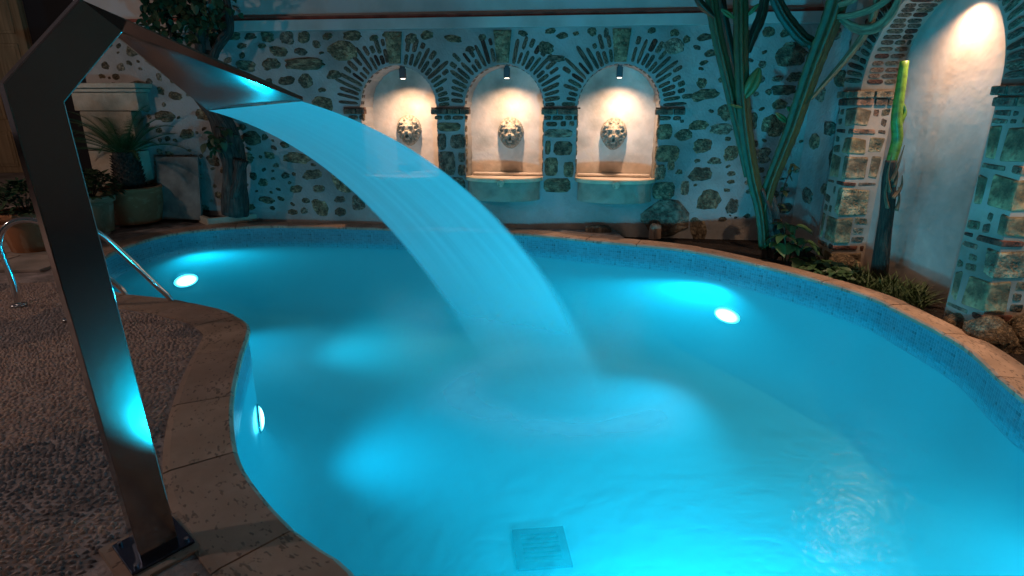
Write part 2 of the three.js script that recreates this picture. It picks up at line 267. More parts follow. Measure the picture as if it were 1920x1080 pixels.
{                                                                 // coping stones about half a metre long, with open joints
  const lip = inset(0.025), step = 0.62; let i = 0;
  while (i < NE) {
    let j = i + 1; while (j < NE && LEN[j] - LEN[i] < step * rr(0.9, 1.1)) j++;
    if (NE - j < 5) j = NE;
    const pos = [], uv = [], idx = [], m = j - i, g = new THREE.BufferGeometry(), prof = [[0, -0.035], [0, -0.012], [0.25, 0], [0.9, 0], [1, -0.006], [1, -0.06]], lift = rr(-0.0015, 0.0015);
    for (let k = 0; k <= m; k++) {
      const f = clamp(k, 0.05, m - 0.05), a = Math.floor(f + i), q = f + i - a, A = lip[a % NE].clone().lerp(lip[(a + 1) % NE], q), B = RIM[a % NE].clone().lerp(RIM[(a + 1) % NE], q);
      const e = k === 0 || k === m ? 0.004 : 0;
      for (const [t, y] of prof) { const tt = t === 0.25 ? 0.06 : t; pos.push(lerp(A.x, B.x, tt), y + lift - (y > -0.03 ? e : 0), lerp(A.z, B.z, tt)); uv.push(LEN[i] + f * 0.08 + lift * 900, tt * 0.27 + lift * 500); }
    }
    const np = prof.length;
    for (let k = 0; k < m; k++) for (let t = 0; t + 1 < np; t++) { const a = k * np + t, b = a + np; idx.push(a, a + 1, b, b, a + 1, b + 1); }
    for (const k of [0, m]) for (let t = 1; t + 1 < np; t++) idx.push(k * np, k * np + t, k * np + t + 1);
    g.setAttribute('position', new THREE.Float32BufferAttribute(pos, 3)); g.setAttribute('uv', new THREE.Float32BufferAttribute(uv, 2)); g.setIndex(idx);
    const h = g.toNonIndexed(); h.computeVertexNormals();
    part('coping_stone', h, pick(M.travertine), pool); i = j;
  }
}
{
  const d = thing('pool_drain', 'dark square main drain cover on the pool floor', 'drain', gp(1015, 1030, FLOOR), 0.1);
  part('drain_frame', mg([box(0.34, 0.02, 0.05, 0, 0.012, -0.145), box(0.34, 0.02, 0.05, 0, 0.012, 0.145), box(0.05, 0.02, 0.24, -0.145, 0.012, 0), box(0.05, 0.02, 0.24, 0.145, 0.012, 0)]), std([0.01, 0.03, 0.05]), d);
  const slats = []; for (let k = 0; k < 6; k++) slats.push(box(0.24, 0.012, 0.022, 0, 0.01, -0.1 + k * 0.04));
  part('drain_grille', mg(slats), std([0.01, 0.03, 0.05]), d);
  part('drain_sump', box(0.24, 0.003, 0.24, 0, 0.0025, 0), M.hole, d);
}
const water = struct('water');
{
  const sh = shapeOf(inset(0.0075)), g = new THREE.ShapeGeometry(sh, 4).rotateX(-Math.PI / 2).translate(0, WATER, 0);
  part('water_surface', g, new THREE.MeshPhysicalMaterial({ color: rgb(0.9, 0.99, 1), transmission: 1, thickness: 0, roughness: 0.2, ior: 1.33, specularIntensity: 0.2, bumpMap: rep(T.ripple, 1.2), bumpScale: 0.006 }), water);
  part('cloudy_water', g.clone().translate(0, -0.03, 0), new THREE.MeshPhysicalMaterial({ color: rgb(0.75, 0.96, 1), transmission: 1, thickness: 0, roughness: 0.39, ior: 1.33, specularIntensity: 0, bumpMap: rep(T.ripple, 0.9), bumpScale: 0.012 }), water);
}
// the lamps under water
function poolLamp(label, at, facing, intensity, up = 0.05, cone = 1.42) {
  const i = near(at), o = P[i].clone().addScaledVector(OUTS[i], -0.006), t = thing('pool_lamp', label, 'pool lamp', [o.x, -0.62, o.z], Math.atan2(-OUTS[i].x, -OUTS[i].z), 'underwater lamps');
  part('lamp_ring', new THREE.TorusGeometry(0.153, 0.008, 8, 32).scale(1, 0.54, 1).translate(0, 0, 0.012), M.chrome, t);
  part('lamp_glass', new THREE.SphereGeometry(0.15, 28, 12, 0, Math.PI * 2, 0, Math.PI / 2).rotateX(Math.PI / 2).scale(1, 0.52, 0.3), M.poolLamp, t);
  const l = new THREE.SpotLight(POOL_LIGHT, intensity, 0, cone, 1, 2); l.name = 'pool_lamp_light'; l.position.set(0, 0, 0.075); l.target.position.set(0, up, 1); l.castShadow = true; l.shadow.radius = 4;
  t.add(l, l.target); return t;
}
const PL = 47;
poolLamp('oval underwater lamp glowing white in the narrow end of the pool near the ladder', gp(330, 436), 0, PL * 0.6, 0.14, 0.9);
poolLamp('oval underwater lamp glowing white below the coping between niches and arched side wall', gp(1385, 485), 0, PL * 1.0, 0.16, 0.9);
poolLamp('oval underwater lamp at the inner bend of the pool below the pebble deck', gp(457, 632), 0, PL * 0.3, -0.08, 0.95);
poolLamp('oval underwater lamp on the pool side below the nearer arch', V(2.3, 0, -1.45), 0, PL * 0.1, 0.65, 1.2);
poolLamp('oval underwater lamp on the near pool side facing the niches', V(0.75, 0, -0.72), 0, PL * 1.25, 0.6, 1.25);

// ------------------------------------------------------------------ ground: soil everywhere, the deck, the paved strip
const ground = struct('ground');
{
  const s = new THREE.Shape([[-30, -30], [30, -30], [30, 30], [-30, 30]].map(([x, y]) => new THREE.Vector2(x, y))); s.holes.push(new THREE.Path(inset(-0.06).map((p) => new THREE.Vector2(p.x, -p.z))));
  part('soil', boxUV(flat(s, -0.1)), M.soil, ground);
}
const deck = struct('deck');
const wallZ = (x) => W0.z + Math.tan(PSI) * (x - W0.x);
{
  const tuck = inset(-0.2), i1 = near(V(1.3, 0, -6.5)), i2 = near(V(2.8, 0, -3.15)), pts = [];   // from the side wall round the near side to the back wall, tucked under the coping
  for (let i = i2; i <= i1 + NE; i++) pts.push(tuck[i % NE]);
  for (const x of [1.3, -3.1, -6]) pts.push(V(x, 0, wallZ(x) + 0.02));
  pts.push(V(-6, 0, -9.5), V(-13, 0, -9.5), V(-13, 0, 5), V(4.6, 0, 5), V(4.6, 0, -2.9), V(3.1, 0, -3.1));
  const s = shapeOf(pts);
  part('mortar_bed', boxUV(flat(s, -0.014)), M.mortar, deck);
}
// pebbles set on edge in the mortar: the nearest ones singly, the rest in one go
{
  const geo = [0, 1, 2].map((k) => { const g = new THREE.IcosahedronGeometry(1, 1), p = g.attributes.position; for (let i = 0; i < p.count; i++) { const x = p.getX(i), y = p.getY(i), z = p.getZ(i), n = 1 + 0.16 * Math.sin(3 * x + k) + 0.12 * Math.sin(4 * z + 2 * k); p.setXYZ(i, x * n, y * n, z * n); } g.computeVertexNormals(); return g; });
  const inPoly = (pts, x, z) => { let c = false; for (let i = 0, j = pts.length - 1; i < pts.length; j = i++) { const a = pts[i], b = pts[j]; if ((a.z > z) !== (b.z > z) && x < ((b.x - a.x) * (z - a.z)) / (b.z - a.z) + a.x) c = !c; } return c; };
  const list = [], S = 0.03;
  for (let z = -5.05; z < -0.9; z += S * 0.8) for (let x = -6.2 + rnd() * S; x < 0.3; x += S) {
    const X = x + rr(-0.3, 0.3) * S, Z = z + rr(-0.3, 0.3) * S * 0.7;
    if (Z < -3.9 && X < -1.9 - 0 && Z < -4.75 + 0.12 * Math.sin(X * 2)) continue;
    const d = -Z * cp + EYE * sp; if (X / d < -0.95) continue;
    let ok = true; const i = near(V(X, 0, Z)); if (V(X, 0, Z).sub(RIM[i]).dot(OUTS[i]) < 0.02 || inPoly(RIM, X, Z)) ok = false;
    if (Math.hypot(X + 1.26, Z + 1.64) < 0.2) ok = false;
    if (ok) list.push([X, Z]);
  }
  list.sort((a, b) => (b[1] - a[1]));
  const patch = (x, z) => fbm((x + 20) / 8 % 1, (z + 20) / 8 % 1, 12, 2, 201);
  const rest = [[], [], [], [], []];
  const seen = list.filter(([x, z]) => { const dz = -z * cp + EYE * sp, Y = 540 + FOC * (EYE * cp + z * sp) / dz, X = 960 + FOC * x / dz; return Y < 1085 && X > -5; });
  const few = new Set(seen.slice(0, 300));
  for (const e of list) {
    const [x, z] = e, b = patch(x, z), m = b < 0.36 ? (rnd() < 0.5 ? 4 : 2) : rnd() < 0.1 ? 3 : rnd() < 0.55 ? 0 : 1, a = rr(-0.5, 0.5) + 0.6 * Math.sin(x * 1.3 + z), sx = rr(0.011, 0.017), sz = rr(0.0065, 0.01);
    const mat = new THREE.Matrix4().compose(V(x, -0.0185, z), new THREE.Quaternion().setFromEuler(new THREE.Euler(rr(-0.2, 0.2), a, rr(-0.2, 0.2))), V(sx, rr(0.011, 0.018), sz));
    if (few.has(e)) { const o = part('pebble', pick(geo), M.pebble[m], deck); o.applyMatrix4(mat); } else rest[m].push(mat);
  }
  rest.forEach((l, m) => { if (!l.length) return; const o = new THREE.InstancedMesh(geo[m % 3], M.pebble[m], l.length); l.forEach((x, i) => o.setMatrixAt(i, x)); o.name = 'pebbles'; o.userData.kind = 'stuff'; o.castShadow = o.receiveShadow = true; deck.add(o); });
}
// paving slabs at the far left, stepping up towards the house
{
  const pv = struct('paving');
  const rows = [[-4.1, -5.3], [-4.9, -6.1], [-5.2, -6.9]];
  const slab = (x, z, w, d, y, h) => part('paving_slab', boxUV(box(w - 0.012, h, d - 0.012, 0, h / 2, 0, 0.008)), M.paving, pv).position.set(x, y, z);
  for (let r = 0; r < 4; r++) for (let c = 0; c < 5; c++) { const x = -4.75 - c * 0.62 - r * 0.22, z = -5.45 - r * 0.56; slab(x + rr(-0.01, 0.01), z, 0.62, 0.56, -0.013, 0.03 + rr(0, 0.004)); }
  part('step', boxUV(box(7, 0.17, 3.4, -9.4, 0.085, -9.5, 0.015)), M.paving, pv);
  part('step', boxUV(box(7, 0.17, 2.9, -9.7, 0.2551, -9.8, 0.015)), M.paving, pv);
}

// ------------------------------------------------------------------ the back wall with three niches
const NU = [-1.205, 0.107, 1.478], NR = 0.48, SPRING = 1.465, SILL = 0.6, ND = 0.45;
const wall = thing('stone_wall', 'rubble stone and plaster garden wall with three lit arched niches behind the pool', 'wall', W0, -PSI);
const stones = [];
{
  const s = new THREE.Shape([[-5.35, -0.15], [3.75, -0.15], [3.75, 2.34], [-5.35, 2.34]].map(([x, y]) => new THREE.Vector2(x, y)));
  for (const u of NU) {                                           // ragged arched openings
    const o = [], j = () => rr(-0.006, 0.006);
    for (let k = 0; k <= 22; k++) o.push([u - NR - 0.005 + j(), SILL + (SPRING - SILL) * k / 22]);
    for (let k = 1; k < 48; k++) { const a = Math.PI - k / 48 * Math.PI; o.push([u + (NR + j()) * Math.cos(a), SPRING + (NR + j()) * Math.sin(a)]); }
    for (let k = 22; k >= 0; k--) o.push([u + NR + 0.005 + j(), SILL + (SPRING - SILL) * k / 22]);
    s.holes.push(new THREE.Path(o.map(([x, y]) => new THREE.Vector2(x, y))));
  }
  part('wall_body', boxUV(new THREE.ExtrudeGeometry(s, { depth: ND, bevelEnabled: false }).translate(0, 0, -ND)), M.plaster, wall);
  for (const u of NU) part('niche_back', boxUV(box(NR * 2 + 0.2, SPRING + NR - SILL + 0.15, 0.1, u, (SPRING + NR + SILL) / 2, -ND - 0.052)), M.nichePlaster, wall);
  for (const u of NU) part('niche_sill', boxUV(box(NR * 2 - 0.004, 0.06, ND - 0.03, u, SILL - 0.027, -ND / 2 - 0.02)), M.nichePlaster, wall);
  part('plaster_band', boxUV(box(9.1, 0.12, 0.52, -0.8, 2.4001, -0.2, 0.006)), M.upper, wall);
  part('red_strip', boxUV(box(9.1, 0.045, 0.41, -0.8, 2.4831, -0.2)), M.redPaint, wall);
  part('upper_wall', boxUV(box(9.1, 2.3, 0.36, -0.8, 3.656, -0.24)), M.upper, wall);
  const L = [[435, 68, 33, 13], [471, 67, 22, 14], [504, 70, 22, 18], [538, 71, 26, 22], [569, 71, 22, 20], [594, 83, 13, 14], [613, 69, 18, 12], [662, 67, 34, 18], [640, 98, 50, 34], [522, 95, 32, 17], [563, 96, 24, 13], [453, 86, 18, 10], [492, 86, 15, 9], [461, 123, 36, 18], [507, 121, 30, 24], [575, 120, 72, 22], [536, 152, 30, 15], [572, 154, 24, 25], [628, 139, 26, 18], [603, 169, 13, 9], [604, 193, 36, 27], [446, 216, 22, 18], [530, 246, 27, 24], [470, 261, 32, 25], [533, 272, 15, 12], [456, 238, 12, 12], [486, 237, 10, 10], [552, 296, 46, 22], [459, 298, 38, 20], [507, 292, 18, 12],
    [585, 326, 36, 18], [642, 335, 40, 38], [598, 354, 22, 14], [554, 355, 23, 13], [493, 341, 17, 15], [535, 329, 15, 11], [473, 329, 13, 14], [600, 387, 28, 27], [673, 382, 26, 28], [573, 376, 15, 10], [570, 395, 13, 11], [637, 398, 20, 15], [499, 374, 30, 12], [548, 398, 18, 10], [637, 373, 20, 12],
    [248, 96, 24, 19], [294, 117, 42, 20], [298, 144, 10, 14], [258, 158, 26, 12], [308, 217, 38, 20], [381, 214, 28, 20], [330, 180, 22, 14], [270, 200, 20, 16], [350, 250, 26, 18], [420, 170, 24, 14], [365, 330, 20, 26], [400, 300, 22, 18],
    [1261, 89, 36, 27], [1321, 70, 30, 13], [1221, 58, 15, 11], [1264, 62, 15, 15], [1287, 74, 14, 14], [1332, 100, 24, 13], [1482, 103, 58, 44], [1490, 143, 28, 18], [1474, 169, 42, 18], [1319, 179, 46, 23], [1422, 150, 24, 16], [1455, 147, 20, 11], [1307, 235, 34, 20], [1354, 242, 42, 20], [1280, 255, 30, 20], [1360, 212, 30, 26], [1449, 233, 46, 38], [1410, 226, 20, 28], [1317, 274, 34, 28], [1371, 288, 27, 30], [1342, 301, 25, 14], [1431, 286, 31, 16], [1412, 269, 16, 13], [1433, 299, 24, 14], [1313, 325, 42, 26], [1461, 196, 28, 18], [1441, 173, 12, 10], [1326, 375, 40, 40], [1243, 414, 80, 62], [1373, 385, 22, 28], [1309, 428, 30, 40], [1470, 391, 25, 18], [1440, 60, 24, 20], [1400, 64, 18, 14], [1360, 60, 20, 10],
    [1025, 90, 26, 22], [1046, 110, 30, 12], [1033, 58, 20, 10], [1053, 68, 20, 11], [1110, 60, 18, 14], [1137, 61, 9, 18], [1172, 60, 24, 12], [980, 62, 18, 10], [905, 70, 14, 12], [850, 72, 30, 12], [800, 66, 24, 16], [770, 72, 18, 18], [735, 66, 30, 10], [700, 72, 16, 10], [880, 92, 16, 12]];
  const B = [[842, 238, 44, 16], [828, 266, 16, 28], [858, 265, 28, 26], [838, 307, 30, 42], [866, 295, 13, 17], [866, 319, 14, 21], [847, 347, 48, 26], [1034, 233, 20, 8], [1056, 232, 10, 9], [1072, 232, 9, 8], [1048, 250, 52, 16], [1027, 277, 10, 24], [1056, 278, 35, 27], [1033, 313, 24, 32], [1066, 318, 18, 26], [1044, 347, 48, 24], [1245, 247, 28, 28], [1252, 288, 44, 32], [1237, 323, 20, 28], [1258, 311, 13, 16], [1243, 358, 40, 30], [1284, 352, 15, 24], [655, 245, 34, 26], [660, 280, 26, 30]];
  const add = (px, py, w, h, square) => {
    const [u, v] = wp(px, py), [a] = wp(px - w / 2, py), [b] = wp(px + w / 2, py), c = wp(px, py - h / 2)[1], d = wp(px, py + h / 2)[1], W = b - a, H = c - d;
    stones.push([u, v, W, H]);
    stone(wall, square ? 'block' : 'stone', square ? BLOCK : LUMP, square ? M.rubble.concat(M.ashlar.slice(1, 2)) : M.rubble, u, v, W * 1.04, H * 1.06, rr(0.012, 0.026) + (W > 0.4 ? 0.025 : 0), square ? rr(-0.02, 0.02) : rr(-0.15, 0.15), -0.006);
  };
  for (const s of L) add(...s, false);
  for (const s of B) add(...s, true);
  // small stones between them
  let n = 0;
  for (let k = 0; k < 9000 && n < 260; k++) {
    const u = rr(-5.2, 3.6), v = rr(0.12, 2.28), W = rr(0.035, 0.13), H = W * rr(0.5, 1);
    if (v < 0.45 && u > -2.1 && u < 2.1) continue;
    if (NU.some((c) => (Math.abs(u - c) < 0.62 && v < SPRING + 0.05 && v > 0.1) || (v >= SPRING - 0.1 && Math.hypot(u - c, v - SPRING) < 0.95))) continue;
    if (stones.some(([a, b, w, h]) => Math.abs(u - a) < (w + W) / 2 + 0.025 && Math.abs(v - b) < (h + H) / 2 + 0.02)) continue;
    stones.push([u, v, W, H]); n++;
    stone(wall, 'stone', LUMP, M.rubble, u, v, W, H, rr(0.008, 0.016), rr(-0.5, 0.5), -0.005);
  }
  // bricks fanned round the arches, keystones, impost bricks
  for (let q = 0; q < 3; q++) {
    const c = NU[q], lim = (s) => (s < 0 ? (q ? (NU[q] - NU[q - 1]) / 2 : 0.9) : q < 2 ? (NU[q + 1] - NU[q]) / 2 : 0.9) - 0.015;
    for (let a = 3; a <= 177; a += rr(5.6, 6.8)) {
      if (Math.abs(a - 90) < 10.5) continue;
      const th = a * Math.PI / 180, co = Math.cos(th), si = Math.sin(th);
      let r = NR + rr(0.015, 0.04); const end = Math.min(NR + rr(0.28, 0.38), Math.abs(co) > 1e-3 ? lim(co) / Math.abs(co) : 9);
      const long = rnd() < 0.28;
      while (r < end - 0.05) {
        const l = Math.min(long ? 0.4 : rr(0.1, 0.2), end - r); if (l < 0.05) break;
        const m = r + l / 2, o = stone(wall, 'brick', BLOCK, rnd() < 0.12 ? [M.redBrick] : M.brick, c + co * m, SPRING + si * m, l, rr(0.042, 0.062) * (0.75 + 0.3 * (m - 0.5) / 0.35), rr(0.008, 0.018), th + rr(-0.04, 0.04), -0.004);
        r += l + rr(0.02, 0.035);
      }
    }
    const ks = new THREE.Shape([[-0.065, 0], [0.065, 0], [0.1, 0.34], [-0.1, 0.34]].map(([x, y]) => new THREE.Vector2(x, y)));
    part('keystone', boxUV(new THREE.ExtrudeGeometry(ks, { depth: 0.02, bevelEnabled: true, bevelSize: 0.006, bevelThickness: 0.006, bevelSegments: 2 }).translate(c - 0.01, SPRING + NR + 0.025, -0.003)), M.rubble[2], wall);
    // bricks and stones showing in the opening's left side, and a thinner row in its right side
    for (const s of [-1, 1]) {
      for (let a = 6; a < 86; a += rr(6.5, 9)) {
        const th = (s < 0 ? 180 - a : a) * Math.PI / 180;
        for (let w = -0.035; w > -0.11; w -= 0.06) { const o = part('brick', BLOCK[Math.floor(rnd() * 8)], pick(M.brick), wall); o.position.set(c + Math.cos(th) * (NR + 0.002), SPRING + Math.sin(th) * (NR + 0.002), w); o.scale.set(0.045, 0.045, 0.008); o.lookAt(o.getWorldPosition(V(0, 0, 0)).add(V(-Math.cos(th), -Math.sin(th), 0).applyQuaternion(wall.quaternion))); if (rnd() < 0.3) break; }
      }
      for (let y = SILL + 0.07; y < SPRING - 0.14;) { const h = rr(0.08, 0.2), o = part('block', BLOCK[Math.floor(rnd() * 8)], pick(M.ashlar), wall); o.position.set(c + s * (NR + 0.005), y + h / 2, -0.065); o.scale.set(0.1, h, 0.014); o.rotation.y = -s * Math.PI / 2; y += h + 0.03; }
    }
  }
  const imposts = [[-1.9, -1.62], [-0.79, -0.3], [0.56, 1.04], [1.9, 2.25]];
  for (const [a, b] of imposts) {
    for (let k = 0, u = a; u < b - 0.04; k++) { const l = Math.min(rr(0.14, 0.26), b - u); const o = part('impost_brick', boxUV(box(l - 0.014, 0.062, 0.1, 0, 0, 0, 0.008)), pick(M.brick), wall); o.position.set(u + l / 2, SPRING - 0.055, 0.012); u += l; }
    part('impost_ledge', boxUV(box(b - a - 0.02, 0.018, 0.075, (a + b) / 2, SPRING - 0.013, 0.01, 0.004)), M.redBrick, wall);
    for (let u = a + 0.03; u < b - 0.06;) { const l = Math.min(rr(0.1, 0.18), b - 0.03 - u); stone(wall, 'brick', BLOCK, M.brick, u + l / 2, SPRING - 0.125, l - 0.02, 0.05, 0.022, 0, -0.004); u += l; }
  }
}

// ------------------------------------------------------------------ basins, lion heads, lamps in the niches
const WHERE = ['in the niche beside the falling water', 'in the middle niche', 'in the niche nearest the tall cactus'];
{
  const half = (r, y0, y1, k) => { const s = new THREE.Shape(); s.moveTo(-r, 0); for (let i = 0; i <= 24; i++) { const a = Math.PI - i / 24 * Math.PI; s.lineTo(Math.cos(a) * r, -Math.sin(a) * k); } s.lineTo(r, 0); return s; };
  const ext = (s, y, h, b = 0.008) => new THREE.ExtrudeGeometry(s, { depth: h, bevelEnabled: b > 0, bevelSize: b, bevelThickness: b, bevelSegments: 2, curveSegments: 4 }).rotateX(-Math.PI / 2).scale(1, 1, 1).translate(0, y, 0);
  const flip = (s) => s;
  for (let q = 0; q < 3; q++) {
    const b = thing('fountain_basin', 'cream stone half round basin ' + WHERE[q], 'basin', wallPoint(NU[q], SILL, 0.002), -PSI, 'wall fountain basins');
    // the rim: an outer half ellipse with a hollow, the body below it
    const rim = new THREE.Shape(), R = 0.475, D = 0.29;
    const pt = (r, d, i) => [Math.cos(Math.PI - i / 28 * Math.PI) * r, -Math.sin(Math.PI - i / 28 * Math.PI) * d];
    rim.moveTo(-R, 0); for (let i = 0; i <= 28; i++) rim.lineTo(...pt(R, D, i)); rim.lineTo(R - 0.05, 0);
    for (let i = 28; i >= 0; i--) rim.lineTo(...pt(R - 0.06, D - 0.06, i)); rim.lineTo(-R, 0);
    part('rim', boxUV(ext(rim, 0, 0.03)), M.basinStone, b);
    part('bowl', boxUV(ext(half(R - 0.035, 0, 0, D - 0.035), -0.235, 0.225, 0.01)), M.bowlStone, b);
    const lip = new THREE.CylinderGeometry(0.042, 0.035, 0.1, 16, 1, false).rotateX(Math.PI / 2).translate(0, -0.01, D + 0.0);
    part('spout_lip', lip, M.basinStone, b);
    part('rear_ledge', boxUV(box(R * 2 - 0.03, 0.028, 0.12, 0, 0.026, -0.39, 0.01)), M.nichePlaster, b);
  }
}
function lionGeometry() {
  const N = 72, mc = new MarchingCubes(N, M.lionStone, false, false, 120000), f = mc.field;
  const el = (x, y, z, cx, cy, cz, a, b, c) => { const X = (x - cx) / a, Y = (y - cy) / b, Z = (z - cz) / c, k = Math.hypot(X, Y, Z); return (k - 1) * Math.min(a, b, c); };
  const mn = (a, b, k) => { const h = clamp(0.5 + 0.5 * (b - a) / k, 0, 1); return lerp(b, a, h) - k * h * (1 - h); };
  const tufts = [];
  for (let k = 0; k < 17; k++) { const a = Math.PI / 2 + (k / 17) * Math.PI * 2; tufts.push([Math.cos(a) * 0.6, Math.sin(a) * 0.66 + 0.02 - 0.08 * Math.max(0, -Math.sin(a)), -0.02, a + 0.25, 0.15, 0.085]); }
  for (let k = 0; k < 13; k++) { const a = Math.PI / 2 + ((k + 0.5) / 13) * Math.PI * 2; tufts.push([Math.cos(a) * 0.47, Math.sin(a) * 0.53 + 0.06, 0.13, a + 0.5, 0.15, 0.075]); }
  for (let k = 0; k < 5; k++) tufts.push([(k - 2) * 0.13, -0.62 - 0.04 * (2 - Math.abs(k - 2)), 0.16, -Math.PI / 2, 0.2, 0.06]);
  for (let k = 0; k < N; k++) for (let j = 0; j < N; j++) for (let i = 0; i < N; i++) {
    const x = (i - N / 2) / (N / 2) * 1.02, y = (j - N / 2) / (N / 2) * 1.02, z = (k - N / 2) / (N / 2) * 1.02, ax = Math.abs(x);
    let d = el(x * (1 + 0.28 * Math.max(0, -y)), y, z, 0, 0, -0.24, 0.86, 0.95, 0.3);
    d = mn(d, el(x, y, z, 0, 0.06, 0.1, 0.46, 0.56, 0.42), 0.1);
    for (const [tx, ty, tz, a, l, w] of tufts) { const X = x - tx, Y = y - ty; if (X * X + Y * Y > 0.12) continue; const p = X * Math.cos(a) + Y * Math.sin(a), q = -X * Math.sin(a) + Y * Math.cos(a) + 0.5 * p * p; d = mn(d, el(p, q, z, 0, 0, tz, l, w, 0.13), 0.03); }
    d = mn(d, el(ax, y, z, 0.2, 0.26, 0.42, 0.19, 0.075, 0.12), 0.05);      // brows
    d = mn(d, el(x, y, z, 0, 0.1, 0.48, 0.1, 0.26, 0.16), 0.06);           // bridge of the nose
    d = mn(d, el(ax, y, z, 0.14, -0.17, 0.55, 0.19, 0.14, 0.17), 0.05);     // muzzle
    d = mn(d, el(x, y, z, 0, -0.04, 0.68, 0.12, 0.07, 0.08), 0.03);        // nose tip
    d = mn(d, el(x, y, z, 0, -0.46, 0.42, 0.17, 0.12, 0.15), 0.05);        // chin
    d = mn(d, el(ax, y, z, 0.34, -0.02, 0.32, 0.12, 0.2, 0.12), 0.06);     // cheeks
    d = mn(d, el(ax, y, z, 0.5, 0.46, 0.14, 0.13, 0.13, 0.12), 0.04);      // ears
    d = Math.max(d, -el(ax, y, z, 0.19, 0.14, 0.54, 0.11, 0.07, 0.12));
    d = mn(d, el(ax, y, z, 0.19, 0.14, 0.42, 0.07, 0.055, 0.08), 0.015);   // eyes
    d = Math.max(d, -el(x, y, z, 0, -0.32, 0.66, 0.1, 0.1, 0.32));         // open mouth
    d = Math.max(d, -0.3 - z);
    f[i + j * N + k * N * N] = -d;
  }
  mc.isolation = 0; mc.update();
  const g = new THREE.BufferGeometry();
  g.setAttribute('position', new THREE.Float32BufferAttribute(mc.positionArray.slice(0, mc.count * 3), 3));
  g.setAttribute('normal', new THREE.Float32BufferAttribute(mc.normalArray.slice(0, mc.count * 3), 3));
  g.computeVertexNormals();
  return g;
}
{
  const g = boxUV(lionGeometry());
  const at = [wp(768, 244, -ND), wp(958, 249, -ND), wp(1150, 251, -ND)];
  for (let q = 0; q < 3; q++) {
    const t = thing('lion_head', 'carved sandstone lion head spout ' + WHERE[q], 'lion head', wallPoint(at[q][0], at[q][1], -ND + 0.05), -PSI + [0.06, 0.02, -0.05][q], 'lion head spouts');
    const o = part('head', g, M.lionStone, t); o.scale.set(0.2, 0.215, 0.2);
    part('pipe', new THREE.CylinderGeometry(0.016, 0.016, 0.06, 14, 1, true).rotateX(Math.PI / 2).translate(0, -0.07, 0.1), M.dark, t);
  }
  for (let q = 0; q < 3; q++) {
    const u = NU[q] + [0.03, 0.02, 0.0][q], t = thing('niche_lamp', 'small dark downlight under the arch crown ' + WHERE[q], 'lamp', wallPoint(u, 1.795, -0.16), -PSI, 'niche downlights');
    part('housing', mg([box(0.072, 0.118, 0.072, 0, 0.066, 0, 0.006)]), M.lampMetal, t);
    part('mount', box(0.05, 0.03, 0.05, 0, 0.139, 0, 0.004), M.lampMetal, t);
    part('lens', new THREE.CylinderGeometry(0.027, 0.027, 0.006, 20).translate(0, 0.003, 0), M.warmLamp, t);
    const l = new THREE.SpotLight(WARM, 6, 0, 1.24, 1, 2); l.name = 'niche_lamp_light'; l.position.set(0, -0.006, 0); l.target.position.set(0, -1, -0.12); l.castShadow = true; l.shadow.radius = 1; t.add(l, l.target);
  }
}

